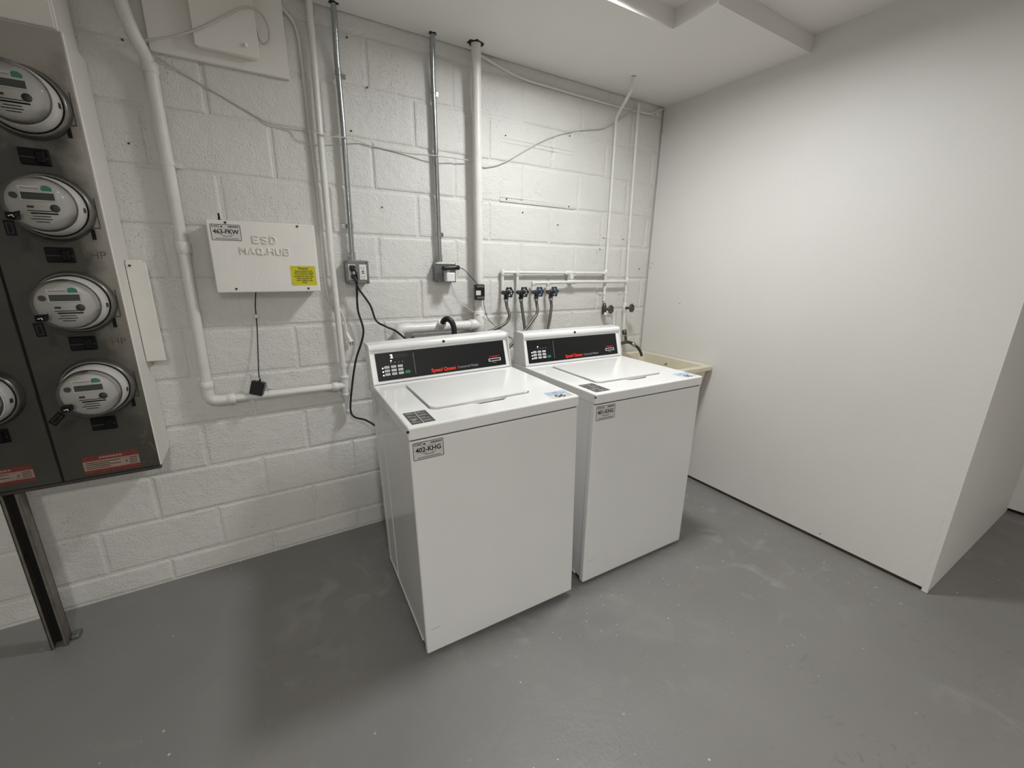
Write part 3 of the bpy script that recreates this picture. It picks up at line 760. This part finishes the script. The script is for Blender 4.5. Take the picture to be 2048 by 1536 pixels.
ob = Thing('outlet_box', 'grey metal two-gang outlet box with a white receptacle and two black plugs', 'outlet', (-0.118, -0.03, 1.316))
ob.part('body', box(B(), -0.168, -0.068, -0.046, -0.003, 1.316, 1.416, 0.004), 'box_grey')
cv = ob.part('cover', box(B(), -0.171, -0.065, -0.0505, -0.0461, 1.313, 1.419, 0.0035), 'box_grey')
for x, z in ((-0.162, 1.410), (-0.074, 1.410), (-0.162, 1.322), (-0.074, 1.322)):
    ob.part('screw', cyl(B(), (x, -0.0505, z), (x, -0.0525, z), 0.0035, 10), 'steel_dark', cv)
for x in (-0.142, -0.093):
    rc = ob.part('receptacle', box(B(), x-0.0165, x+0.0165, -0.0545, -0.0506, 1.331, 1.401, 0.002, 1), 'outlet_white')
    bm = B()
    for dz in (0.020, -0.020):
        for dx in (-0.006, 0.006): box(bm, x+dx-0.001, x+dx+0.001, -0.0550, -0.0544, 1.366+dz-0.004, 1.366+dz+0.004)
        cyl(bm, (x, -0.0544, 1.366+dz-0.009), (x, -0.0550, 1.366+dz-0.009), 0.0022, 8)
    for dz in (0.004, -0.004): box(bm, x-0.006, x+0.006, -0.0552, -0.0544, 1.366+dz-0.0022, 1.366+dz+0.0022)
    ob.part('slots', bm, 'seam_dark', rc)
def cord(name, label, pts, r, material='cord_black', plug=None):
    t = Thing(name, label, 'power cord', pts[0])
    t.part('cable', tube(B(), spline(pts, 8), r, 10), material)
    if plug: t.part('plug', plug, material)
bm = box(B(), -0.153, -0.131, -0.086, -0.0555, 1.372, 1.398, 0.005); cyl(bm, (-0.138, -0.080, 1.383), (-0.128, -0.088, 1.362), 0.006, 10)
cord('mains_cable', 'black power cord dropping straight down to the side of the nearer washing machine', [(-0.130, -0.084, 1.368), (-0.126, -0.075, 1.335), (-0.125, -0.05, 1.296), (-0.127, -0.04, 1.191), (-0.11, -0.04, 1.081), (-0.156, -0.04, 0.949), (-0.187, -0.055, 0.826), (-0.207, -0.07, 0.715), (-0.196, -0.09, 0.676), (-0.155, -0.14, 0.668), (-0.13, -0.25, 0.668), (-0.12, -0.336, 0.668)], 0.0048, plug=bm)
bm = box(B(), -0.150, -0.130, -0.084, -0.0555, 1.336, 1.358, 0.005); cyl(bm, (-0.138, -0.080, 1.343), (-0.130, -0.086, 1.326), 0.006, 10)
cord('mains_cable', 'black power cord curving right behind the console of the nearer washing machine', [(-0.130, -0.083, 1.330), (-0.123, -0.06, 1.298), (-0.073, -0.06, 1.214), (-0.052, -0.07, 1.140), (-0.014, -0.10, 1.112), (0.032, -0.10, 1.088), (0.080, -0.10, 1.046), (0.105, -0.10, 1.043), (0.120, -0.10, 1.050), (0.140, -0.105, 1.015), (0.16, -0.12, 0.97), (0.18, -0.14, 0.90)], 0.0048, plug=bm)

o2 = Thing('outlet_box', 'grey metal outlet box with a black plug and a white adapter cube', 'outlet', (0.325, -0.03, 1.318))
o2.part('body', box(B(), 0.270, 0.378, -0.048, -0.003, 1.320, 1.414, 0.004), 'box_grey')
c2 = o2.part('cover', box(B(), 0.268, 0.380, -0.0525, -0.0481, 1.318, 1.416, 0.0035), 'box_grey')
for x, z in ((0.275, 1.324), (0.373, 1.324), (0.275, 1.410)):
    o2.part('screw', cyl(B(), (x, -0.0525, z), (x, -0.0545, z), 0.0035, 10), 'steel_dark', c2)
o2.part('receptacle', box(B(), 0.312, 0.346, -0.0565, -0.0526, 1.332, 1.402, 0.002, 1), 'outlet_white')
a2 = Thing('power_adapter', 'black barrel-shaped plug on the outlet box, its thin wire going to the pipe', 'adapter', (0.335, -0.075, 1.388))
bm = tube(B(), [(0.292, -0.085, 1.389), (0.292, -0.085, 1.389), (0.300, -0.085, 1.389), (0.362, -0.085, 1.392), (0.384, -0.085, 1.393), (0.387, -0.085, 1.393)], [0.006, 0.010, 0.0125, 0.0125, 0.0115, 0.006], 14); cyl(bm, (0.322, -0.057, 1.389), (0.322, -0.083, 1.389), 0.011, 12)
a2.part('plug', bm, 'black_plastic')
a2.part('wire', tube(B(), spline([(0.386, -0.085, 1.393), (0.41, -0.088, 1.383), (0.444, -0.09, 1.351), (0.475, -0.092, 1.322), (0.49, -0.088, 1.303)], 8), 0.0018, 8), 'cord_black')
a3 = Thing('power_adapter', 'small white cube adapter on the outlet box with a thin white wire', 'adapter', (0.335, -0.08, 1.323))
a3.part('cube', box(B(), 0.310, 0.357, -0.098, -0.057, 1.323, 1.368, 0.004), 'plastic_white')
a3.part('wire', tube(B(), spline([(0.345, -0.078, 1.324), (0.352, -0.06, 1.306), (0.387, -0.05, 1.225), (0.43, -0.06, 1.19), (0.498, -0.082, 1.146), (0.545, -0.088, 1.118), (0.59, -0.09, 1.085), (0.645, -0.09, 1.04), (0.70, -0.11, 0.99), (0.74, -0.14, 0.90)], 8), 0.0018, 8), 'wire_white')

# ESD box --------------------------------------------------------------
eb = Thing('control_box', 'white metal wall box with raised lettering and a yellow notice sticker', 'box', (-0.48, -0.05, 1.285))
eb.part('body', box(B(), -0.664, -0.295, -0.098, -0.003, 1.287, 1.555, 0.003, 1), 'cabinet_paint')
ec = eb.part('cover', box(B(), -0.669, -0.290, -0.103, -0.0905, 1.284, 1.559, 0.004), 'cabinet_paint')
EP = front_plane(-0.1031)
GLYPHS = {  # strokes on a 1 x 1 cell
    'E': [[(1, 1), (0, 1), (0, 0), (1, 0)], [(0, .5), (.8, .5)]],
    'S': [[(1, .85), (.75, 1), (.25, 1), (0, .82), (.05, .62), (.5, .5), (.95, .38), (1, .18), (.75, 0), (.25, 0), (0, .15)]],
    'D': [[(0, 0), (0, 1), (.55, 1), (.9, .8), (1, .5), (.9, .2), (.55, 0), (0, 0)]],
    'M': [[(0, 0), (0, 1), (.5, .35), (1, 1), (1, 0)]],
    'A': [[(0, 0), (.5, 1), (1, 0)], [(.2, .35), (.8, .35)]],
    'Q': [[(.5, 1), (.12, .85), (0, .5), (.12, .15), (.5, 0), (.88, .15), (1, .5), (.88, .85), (.5, 1)], [(.6, .3), (1.02, -.05)]],
    'H': [[(0, 0), (0, 1)], [(1, 0), (1, 1)], [(0, .5), (1, .5)]],
    'U': [[(0, 1), (0, .3), (.2, .05), (.5, 0), (.8, .05), (1, .3), (1, 1)]],
    'B': [[(0, 0), (0, 1), (.7, 1), (.92, .86), (.92, .66), (.7, .53), (0, .53)], [(.7, .53), (1, .4), (1, .14), (.75, 0), (0, 0)]],
    '.': [[(-.1, .08), (.12, .08)]]}
def raised(word, x0, z0, h, cw, pitch):
    x = x0
    for ch in word:
        bm = B()
        for st in GLYPHS[ch]:
            tube(bm, [(x+cw*a, -0.1040, z0+h*b) for a, b in st], 0.0036, 8)
        eb.part('raised_letter', bm, 'cabinet_paint', ec)
        x += pitch*(0.42 if ch == '.' else 1.0)
raised('ESD', -0.521, 1.479, 0.0245, 0.0185, 0.0305)
raised('MAQ.HUB', -0.569, 1.4345, 0.0245, 0.0185, 0.0283)
id_label(eb, ec, EP, -0.658, -0.558, 1.483, 1.544, '463-FKW')
nt = eb.part('notice_sticker', prism(B(), [(-0.389, 1.310), (-0.302, 1.311), (-0.304, 1.391), (-0.400, 1.391), (-0.400, 1.321)], EP, 0.0004), 'sticker_yellow', ec, label='yellow notice sticker with a curled corner')
NP = EP @ Matrix.Translation((0, 0, 0.0006))
eb.part('lettering', text_mesh('"Notice"', 0.0125, NP @ Matrix.Translation((-0.351, 1.381, 0)), 0.0001, 0.0003), 'print_brown', nt)
for k, s in enumerate(('Please be advised that the', 'cellular transmitters attached', 'is to be used only for ESD', 'hardware. Any misuse of this', 'cellular transmitter will', 'result in additional usage', 'charges.')):
    eb.part('lettering', text_mesh(s, 0.0078, NP @ Matrix.Translation((-0.350, 1.3705-k*0.0078, 0)), 0.0001, 0.0002, xscale=0.82), 'print_brown', nt)
bm = B(); prism(bm, [(-0.400, 1.321), (-0.389, 1.310), (-0.3855, 1.3135), (-0.3965, 1.3245)], plane_matrix((0, -0.1045, 0), (1, 0, 0), (0, 0, 1)), 0.0016)
eb.part('curled_corner', bm, 'sticker_yellow', nt)
for x, z in ((-0.606, 1.550), (-0.355, 1.550), (-0.603, 1.299), (-0.338, 1.298)):
    eb.part('screw', cyl(B(), (x, -0.103, z), (x, -0.106, z), 0.0045, 12, bev=0.001), 'steel_dark', ec)
eb.part('antenna', lathe(B(), [(0.0, 0.0), (0.009, 0.0), (0.009, 0.004), (0.004, 0.010), (0.0032, 0.03), (0.0, 0.031)], (-0.624, -0.075, 1.555), (0, 0, 1), 14), 'black_plastic')

ha = Thing('power_adapter', 'black power adapter hanging on its cord below the white wall box', 'adapter', (-0.58, -0.05, 0.83))
MA = Matrix.Translation((-0.5815, -0.052, 0.868)) @ Matrix.Rotation(math.radians(17), 4, 'Y') @ Matrix.Rotation(math.radians(-18), 4, 'Z')
ha.part('body', box(B(), -0.026, 0.026, -0.020, 0.012, -0.030, 0.030, 0.003, 1, M=MA), 'black_plastic')
ha.part('strain_relief', cyl(B(), MA @ Vector((0.0, 0, 0.029)), MA @ Vector((0.002, 0, 0.043)), 0.005, 10, 0.003), 'black_plastic')
ha.part('cord', tube(B(), spline([(-0.536, -0.04, 1.287), (-0.545, -0.02, 1.23), (-0.548, -0.012, 1.19), (-0.552, -0.014, 1.12), (-0.565, -0.03, 0.99), (-0.5705, -0.05, 0.935), (-0.571, -0.052, 0.912)], 8), 0.0022, 8), 'cord_black')
ha.part('cable_clip', box(B(), -0.556, -0.541, -0.018, -0.002, 1.170, 1.186, 0.003), 'pipe_paint')

# board high on the wall ----------------------------------------------
bd = Thing('backboard', 'white painted board high on the wall behind a small cover box', 'board', (-0.53, -0.01, 2.115))
bd.part('board', box(B(), -0.750, -0.312, -0.021, -0.002, 2.115, ZC-0.003, 0.002, 1), 'cabinet_paint')
jb = Thing('junction_box', 'white cover box on the board with a small white knob', 'box', (-0.51, -0.05, 2.147))
jb.part('body', box(B(), -0.608, -0.420, -0.058, -0.0215, 2.152, 2.395, 0.003, 1), 'cabinet_paint')
jb.part('cover', box(B(), -0.615, -0.412, -0.063, -0.0581, 2.147, 2.40, 0.003, 1), 'cabinet_paint')
jb.part('knob', tube(B(), [(-0.457, -0.063, 2.185), (-0.452, -0.074, 2.181)], [0.0055, 0.0065], 10), 'plastic_white')
lc = [(-0.757, -0.058, 2.128), (-0.70, -0.066, 2.146), (-0.66, -0.069, 2.162), (-0.59, -0.072, 2.200), (-0.508, -0.073, 2.258), (-0.450, -0.072, 2.298), (-0.415, -0.07, 2.306), (-0.385, -0.066, 2.290), (-0.370, -0.06, 2.255), (-0.374, -0.052, 2.222), (-0.392, -0.045, 2.208), (-0.404, -0.042, 2.22), (-0.409, -0.046, 2.24), (-0.417, -0.05, 2.262)]
solo('loose_cord', tube(B(), spline(lc, 8), 0.0038, 10), 'wire_white', 'white loose cord looping over the cover box high on the wall', 'cord', origin=lc[0])

# flat cable beside the conduit with a dangling plug --------------------
dc = Thing('painted_cable', 'white painted cable beside the conduit ending in a dangling plug', 'cable', (-0.2, -0.01, 1.03))
dc.part('cable', tube(B(), spline([(-0.40, -0.008, 2.402), (-0.33, -0.008, 2.372), (-0.285, -0.008, 2.335), (-0.265, -0.007, 2.29), (-0.260, -0.006, 2.2), (-0.256, -0.006, 1.93), (-0.250, -0.006, 1.672), (-0.253, -0.006, 1.45), (-0.253, -0.006, 1.307), (-0.246, -0.006, 1.24), (-0.228, -0.007, 1.212), (-0.205, -0.009, 1.195), (-0.188, -0.009, 1.15), (-0.184, -0.010, 1.10), (-0.184, -0.013, 1.076)], 8), [0.0062]*89+[0.0038]*32, 10), 'pipe_paint')
bm = tube(B(), [(-0.184, -0.013, 1.082), (-0.180, -0.018, 1.066), (-0.174, -0.024, 1.050), (-0.169, -0.029, 1.036)], [0.005, 0.0095, 0.010, 0.0155], 12)
dc.part('plug', bm, 'pipe_paint')
bm = B()
for dx in (-0.005, 0.005): box(bm, -0.168+dx-0.0015, -0.168+dx+0.0015, -0.032, -0.029, 1.022, 1.037)
dc.part('prongs', bm, 'steel_dark')
pw = [(-0.735, 2.098), (-0.65, 2.058), (-0.56, 2.017), (-0.41, 1.949), (-0.32, 1.936), (-0.256, 1.931), (-0.198, 1.922), (-0.115, 1.929), (-0.051, 1.93), (0.003, 1.921), (0.15, 1.912), (0.303, 1.913), (0.42, 1.918), (0.507, 1.920)]
yy = [-.014, -.005, -.004, -.006, -.012, -.05, -.05, -.043, -.012, -.006, -.012, -.043, -.03, -.02]
solo('phone_wire', tube(B(), spline([(x, y, z) for (x, z), y in zip(pw, yy)], 6), 0.0026, 8), 'wire_white', 'thin white wire strung across the wall left of the tall drain pipe', 'wire', origin=(0, 0, 1.92))
p2 = [(0.525, -.008, 1.900), (0.56, -.006, 1.903), (0.594, -.005, 1.905), (0.7, -.005, 1.942), (0.957, -.005, 2.086), (1.166, -.006, 2.163), (1.355, -.008, 2.203), (1.44, -.006, 2.24), (1.53, -.01, 2.293), (1.60, -.03, 2.345), (1.649, -.03, 2.378)]
solo('phone_wire', tube(B(), spline(p2, 6), 0.003, 8), 'wire_white', 'thin white wire rising from the drain pipe to the ceiling near the corner', 'wire', origin=(1, 0, 2.1))
p3 = [(0.535, -.012, 2.400), (0.563, -.012, 2.393), (0.785, -.009, 2.351), (1.012, -.009, 2.345), (1.25, -.009, 2.342), (1.46, -.009, 2.342), (1.673, -.010, 2.347), (1.763, -.012, 2.353), (1.837, -.012, 2.385), (1.872, -.015, 2.396)]
solo('ceiling_cable', tube(B(), spline(p3, 6), 0.0058, 10), 'pipe_paint', 'white painted cable sagging along the top of the block wall', 'cable', origin=(1.2, 0, 2.34))

# drain stack -----------------------------------------------------------
ds = Thing('drain_pipe', 'thick white painted drain pipe running from the ceiling down behind the washing machines', 'pipe', (0.51, -0.05, 0.6))
YD = -0.056
ds.part('pipe', tube(B(), [(0.495, -0.078, ZC-0.001), (0.502, -0.066, 2.30), (0.507, -0.058, 2.15), (0.509, YD, 1.96), (0.514, YD, 1.13)], 0.0235, 18), 'pipe_paint')
bm = cyl(B(), (0.514, YD, 1.02), (0.514, YD, 1.165), 0.031, 18, bev=0.003); cyl(bm, (0.514, YD, 1.088), (0.455, YD, 1.088), 0.031, 18, bev=0.003)
ds.part('tee', bm, 'pipe_paint')
ds.part('pipe', tube(B(), [(0.514, YD, 1.03), (0.514, YD, 0.60)], 0.0255, 16), 'pipe_paint')
ds.part('pipe', tube(B(), [(0.47, YD, 1.088), (0.10, YD, 1.088)], 0.0255, 16), 'pipe_paint')
ds.part('elbow', tube(B(), rounded([(0.125, YD, 1.088), (0.058, YD, 1.088), (0.058, YD, 1.02)], 0.05, 8), 0.0295, 16), 'pipe_paint')
ds.part('coupling', cyl(B(), (0.058, YD, 0.995), (0.058, YD, 1.03), 0.0325, 16, bev=0.003), 'pipe_paint')
ds.part('pipe', tube(B(), [(0.058, YD, 1.0), (0.058, YD, 0.60)], 0.0255, 16), 'pipe_paint')
ds.part('branch', tube(B(), [(0.280, YD, 1.085), (0.277, -0.085, 1.105), (0.277, -0.108, 1.118)], [0.024, 0.022, 0.0215], 16), 'pipe_paint')
dh = [(0.277, -0.098, 1.112), (0.280, -0.118, 1.130), (0.292, -0.135, 1.138), (0.308, -0.148, 1.125), (0.317, -0.155, 1.095), (0.318, -0.158, 1.05), (0.312, -0.16, 0.98), (0.31, -0.17, 0.85)]
solo('drain_hose', tube(B(), spline(dh, 8), 0.0145, 14), 'rubber_black', 'black rubber drain hose hooked into the horizontal drain pipe', 'hose', origin=dh[0])
ic = Thing('inline_connector', 'small black wire connector with a paper label taped to the drain pipe', 'connector', (0.495, -0.09, 1.225))
ic.part('body', box(B(), 0.468, 0.524, -0.108, -0.0805, 1.226, 1.308, 0.004, 1), 'black_plastic')
ic.part('label', box(B(), 0.470, 0.498, -0.1087, -0.108, 1.252, 1.276), 'sticker_white')
for z in (1.297, 1.238):
    ic.part('clear_band', box(B(), 0.474, 0.520, -0.1105, -0.1078, z-0.006, z+0.006, 0.001, 1), 'hose_braid')
ic.part('wire', tube(B(), spline([(0.522, -0.095, 1.228), (0.528, -0.09, 1.19), (0.548, -0.09, 1.128), (0.595, -0.09, 1.08), (0.644, -0.09, 1.047), (0.672, -0.10, 1.02), (0.71, -0.12, 0.99), (0.75, -0.14, 0.90)], 8), 0.0018, 8), 'cord_black')

# water pipes -----------------------------------------------------------
YW1, YW2, RW = -0.024, -0.043, 0.0088
f1 = Thing('water_pipe', 'thin white painted water pipe that kinks at the ceiling and feeds two dark valves', 'pipe', (1.465, -0.024, 1.2))
f1.part('pipe', tube(B(), rounded([(1.374, -0.229, ZC-0.001), (1.376, -0.22, 2.345), (1.455, -0.03, 2.275), (1.463, YW1, 2.20), (1.466, YW1, 1.19)], 0.03, 5), RW, 12), 'pipe_paint')
f1.part('pipe', tube(B(), [(1.466, YW1, 1.370), (0.679, YW1, 1.370)], RW, 12), 'pipe_paint')
for x in (0.679, 0.779):
    f1.part('pipe', tube(B(), [(x, YW1, 1.37), (x, YW1, 1.262)], RW, 12), 'pipe_paint')
    f1.part('fitting', cyl(B(), (x, YW1, 1.352), (x, YW1, 1.386), RW+0.003, 12, bev=0.001), 'pipe_paint')
f1.part('fitting', cyl(B(), (1.466, YW1, 1.348), (1.466, YW1, 1.392), RW+0.003, 12, bev=0.001), 'pipe_paint')
f1.part('fitting', cyl(B(), (1.445, YW1, 1.37), (1.466, YW1, 1.37), RW+0.003, 12, bev=0.001), 'pipe_paint')
f2 = Thing('water_pipe', 'thin white painted water pipe nearest the corner, feeding two blue valves', 'pipe', (1.64, -0.03, 1.16))
f2.part('pipe', tube(B(), [(1.630, -0.034, ZC-0.03), (1.640, -0.034, 1.7), (1.648, YW2, 1.16)], RW, 12), 'pipe_paint')
f2.part('pipe', tube(B(), [(1.646, YW2, 1.316), (1.2, YW2, 1.316), (0.878, YW2, 1.310)], RW, 12), 'pipe_paint')
for x in (0.878, 0.984):
    f2.part('pipe', tube(B(), [(x, YW2, 1.311), (x, YW2, 1.262)], RW, 12), 'pipe_paint')
    f2.part('fitting', cyl(B(), (x, YW2, 1.296), (x, YW2, 1.322), RW+0.003, 12, bev=0.001), 'pipe_paint')
f2.part('fitting', cyl(B(), (1.646, YW2, 1.294), (1.646, YW2, 1.338), RW+0.003, 12, bev=0.001), 'pipe_paint')
for t, x, z, y in ((f1, 1.165, 1.370, YW1), (f2, 1.168, 1.316, YW2)):
    t.part('fitting', cyl(B(), (x-0.035, y, z), (x+0.035, y, z), RW+0.004, 12, bev=0.003), 'pipe_paint')
f1.part('clip', box(B(), 1.152, 1.178, -0.05, -0.014, 1.33, 1.362, 0.004), 'pipe_paint')
for x, z in ((1.466, 1.60), (1.466, 1.24)):
    strap(f1, x, YW1, z, RW, 'pipe_paint', side=-1)
strap(f2, 1.641, -0.036, 1.60, RW, 'pipe_paint', side=-1); strap(f2, 1.646, YW2, 1.24, RW, 'pipe_paint', side=-1)

def handwheel(bm, c, axis, R, lobes=6, tr=0.0042):
    c = Vector(c); d = Vector(axis).normalized(); u, v = frame_from(d); n = 48; pts = []
    for k in range(n+1):
        a = 2*math.pi*k/n; r = R*(1+0.09*math.cos(lobes*a))
        pts.append(c+r*(math.cos(a)*u+math.sin(a)*v))
    tube(bm, pts, tr, 8, caps=False)
    for k in range(lobes):
        a = 2*math.pi*k/lobes
        tube(bm, [c+d*0.003, c+R*(math.cos(a)*u+math.sin(a)*v)], [0.0038, 0.003], 6)
        cyl(bm, c+R*1.06*(math.cos(a)*u+math.sin(a)*v)-d*0.004, c+R*1.06*(math.cos(a)*u+math.sin(a)*v)+d*0.004, 0.0058, 8)
    cyl(bm, c-d*0.006, c+d*0.007, 0.0075, 10)
    return bm
def hose_valve(x, ypipe, label, wheel, body):
    z = 1.258
    t = Thing('hose_valve', label, 'valve', (x, ypipe, z-0.03), 'valves above the washing machines')
    bm = cyl(B(), (x, ypipe+0.004, z), (x, ypipe-0.034, z), 0.0125, 14, 0.011)
    t.part('body', bm, body)
    t.part('bonnet', lathe(B(), [(0.0, 0.0), (0.0135, 0.0), (0.0145, 0.006), (0.012, 0.014), (0.009, 0.017), (0.0055, 0.019), (0.0045, 0.034), (0.0, 0.034)], (x, ypipe-0.032, z), (0, -1, 0.12), 14), body)
    bm = cyl(B(), (x, ypipe-0.026, z-0.002), (x, ypipe-0.030, z-0.030), 0.0105, 12); cyl(bm, (x, ypipe-0.0298, z-0.026), (x, ypipe-0.0312, z-0.036), 0.014, 12, bev=0.0015)
    t.part('outlet', bm, body)
    t.part('handwheel', handwheel(B(), (x, ypipe-0.066, z+0.005), (0.10, -1, 0.12), 0.0245), wheel)
    return (x, ypipe-0.031, z-0.034)
vs4 = [hose_valve(0.679, YW1-0.012, 'dark hose valve farthest from the corner, its hose bending left', 'valve_dark', 'valve_dark'),
       hose_valve(0.779, YW1-0.012, 'dark hose valve, second of four counting towards the corner', 'valve_dark', 'valve_dark'),
       hose_valve(0.878, YW2-0.004, 'blue hose valve, third of four counting towards the corner', 'valve_blue', 'valve_brass'),
       hose_valve(0.984, YW2-0.004, 'blue hose valve nearest the corner of the four', 'valve_blue', 'valve_brass')]
hoses = [([(0.689, -0.09, 1.14), (0.680, -0.092, 1.11), (0.650, -0.095, 1.085), (0.579, -0.10, 1.060), (0.501, -0.11, 1.035), (0.44, -0.13, 0.99), (0.41, -0.15, 0.90)], 'braided hose bending left behind the nearer washing machine'),
         ([(0.786, -0.078, 1.146), (0.792, -0.085, 1.09), (0.795, -0.095, 1.032), (0.79, -0.12, 0.95), (0.785, -0.14, 0.88)], 'braided hose dropping from the second valve, crossed by another hose'),
         ([(0.880, -0.095, 1.157), (0.866, -0.10, 1.127), (0.836, -0.105, 1.096), (0.788, -0.112, 1.050), (0.727, -0.118, 1.003), (0.668, -0.125, 0.957), (0.60, -0.14, 0.89)], 'braided hose slanting left across another hose'),
         ([(0.982, -0.09, 1.153), (0.970, -0.095, 1.094), (0.955, -0.10, 1.034), (0.945, -0.12, 0.95), (0.94, -0.14, 0.88)], 'braided hose dropping straight from the valve nearest the corner')]
for v, (pts, lb) in zip(vs4, hoses):
    t = Thing('water_hose', lb, 'hose', v, 'braided washing machine hoses')
    v = Vector(v)
    t.part('hose', tube(B(), spline([v, v+Vector((0.003, -0.006, -0.04))]+pts, 8), 0.0088, 12), 'hose_braid')
    t.part('hose_nut', cyl(B(), v+Vector((0, 0, 0.001)), v+Vector((0.001, -0.001, -0.018)), 0.0128, 8, 0.0115, bev=0.001), 'galvanised')

# ================================================================== SINK CORNER
def tap_valve(x, y, z, label, lower):
    t = Thing('tap_valve', label, 'valve', (x, y, z-0.03), 'grey-handled valves over the sink')
    t.part('body', lathe(B(), [(0.0, 0.04), (0.008, 0.04), (0.012, 0.028), (0.0165, 0.015), (0.0165, -0.012), (0.0125, -0.024), (0.0095, -0.034), (0.0, -0.034)], (x, y, z), (0, 0, 1), 14), 'valve_brass' if lower else 'pipe_paint')
    bm = cyl(B(), (x, y-0.006, z), (x+0.002, y-0.034, z+0.002), 0.012, 12, 0.008); cyl(bm, (x+0.002, y-0.034, z+0.002), (x+0.003, y-0.06, z+0.004), 0.0045, 8)
    t.part('stem', bm, 'handle_grey')
    t.part('handwheel', handwheel(B(), (x+0.003, y-0.06, z+0.004), (0.15, -1, 0.1), 0.022, 7, 0.0065), 'handle_grey')
tap_valve(1.466, YW1-0.008, 1.135, 'grey round-handled valve directly behind the farther washing machine console', True)
tap_valve(1.648, YW2, 1.138, 'grey round-handled valve nearest the corner above the sink', False)
fc = Thing('sink_faucet', 'worn metal faucet with dark spout above the cream sink', 'faucet', (1.6, -0.1, 0.84))
fc.part('supply_pipe', tube(B(), rounded([(1.648, YW2, 1.120), (1.650, YW2-0.004, 0.97), (1.645, -0.075, 0.945)], 0.02, 5), 0.0105, 12), 'pipe_paint')
fc.part('supply_pipe', tube(B(), rounded([(1.466, YW1-0.008, 1.118), (1.470, -0.05, 1.095), (1.530, -0.06, 1.093), (1.535, -0.07, 0.93)], 0.02, 5), 0.0095, 12), 'pipe_paint')
fc.part('union', cyl(B(), (1.649, -0.052, 0.985), (1.647, -0.066, 0.955), 0.0155, 10, bev=0.002), 'valve_brass')
fc.part('inlet', tube(B(), [(1.646, -0.07, 0.955), (1.640, -0.085, 0.925), (1.618, -0.105, 0.912)], 0.0095, 12), 'steel_dark')
fc.part('body', tube(B(), [(1.47, -0.10, 0.890), (1.54, -0.10, 0.902), (1.625, -0.11, 0.912)], 0.0115, 12), 'handle_grey')
fc.part('spout', tube(B(), spline([(1.615, -0.11, 0.914), (1.645, -0.122, 0.908), (1.668, -0.138, 0.894), (1.695, -0.155, 0.870), (1.712, -0.168, 0.835), (1.716, -0.172, 0.815)], 6), [0.0105]*9+[0.0095]*22, 12), 'steel_dark')
fc.part('collar', cyl(B(), (1.655, -0.129, 0.903), (1.676, -0.143, 0.888), 0.0145, 12, bev=0.002), 'galvanised')

sk = Thing('utility_sink', 'cream plastic utility sink in the corner beyond the washing machines', 'sink', (1.59, -0.32, 0.0))
x0, x1, y0, y1, zr = 1.302, 1.884, -0.607, -0.022, 0.818
def loopz(bm, ins, z, r):
    return [bm.verts.new((x, y, z)) for x, y in rrect(x0+ins, x1-ins, y0+ins, y1-ins, r, 4)]
bm = B()
rows = [loopz(bm, 0.060, 0.46, 0.03), loopz(bm, 0.022, 0.775, 0.025), loopz(bm, 0.020, 0.786, 0.025), loopz(bm, 0.0, 0.790, 0.02), loopz(bm, 0.0, zr-0.006, 0.02), loopz(bm, 0.004, zr, 0.018),
        loopz(bm, 0.032, zr, 0.03), loopz(bm, 0.038, zr-0.006, 0.03), loopz(bm, 0.075, 0.48, 0.04)]
n = len(rows[0])
for a, b in zip(rows, rows[1:]):
    for k in range(n): bm.faces.new((a[k], a[(k+1) % n], b[(k+1) % n], b[k]))
bm.faces.new(rows[0]); bm.faces.new(rows[-1])
tub = sk.part('basin', bm, 'sink_cream')
for lx in (x0+0.085, x1-0.085):
    for ly in (y0+0.085, y1-0.085):
        sx = -1 if lx < 1.59 else 1; sy = -1 if ly < -0.32 else 1
        sk.part('leg', tube(B(), [(lx+sx*0.015, ly+sy*0.015, 0.0), (lx, ly, 0.462)], [0.015, 0.021], 10), 'sink_cream')
sk.part('drain', lathe(B(), [(0.0, 0.0), (0.04, 0.0), (0.04, 0.003), (0.025, 0.004), (0.0, 0.002)], (1.59, -0.32, 0.480), (0, 0, 1), 20), 'handle_grey')
sk.part('hook', tube(B(), [(x1-0.042, -0.29, 0.775), (x1-0.047, -0.29, 0.768), (x1-0.047, -0.276, 0.766)], 0.003, 6), 'steel_dark')

# ================================================================== CEILING LAMPS (above and behind the picture)
for (x, y), e, lamp_rgb, lb in LAMPS:
    t = Thing('ceiling_lamp', lb, 'lamp', (x, y, ZU))
    t.part('base', lathe(B(), [(0.0, 0.0), (0.15, 0.0), (0.152, 0.01), (0.15, 0.022), (0.0, 0.022)], (x, y, ZU), (0, 0, -1), 36), 'lamp_body')
    t.part('cutoff_ring', lathe(B(), [(0.136, 0.0215), (0.137, 0.044), (0.140, 0.046), (0.147, 0.044), (0.150, 0.0215)], (x, y, ZU), (0, 0, -1), 36), 'lamp_body')  # added rim, unseen, shaped to keep grazing lamp light off the upper walls
    m = bpy.data.materials.new('lamp_diffuser'); nn, ll = nodes_of(m)
    nn.remove(nn['Principled BSDF']); em = nn.new('ShaderNodeEmission'); em.inputs[0].default_value = lamp_rgb+(1,); em.inputs[1].default_value = e
    ll.new(em.outputs[0], nn['Material Output'].inputs['Surface']); MATS['lamp_diffuser'] = m
    t.part('diffuser', lathe(B(), [(0.132, 0.0225), (0.130, 0.0255), (0.0, 0.0255)], (x, y, ZU), (0, 0, -1), 24), 'lamp_diffuser')
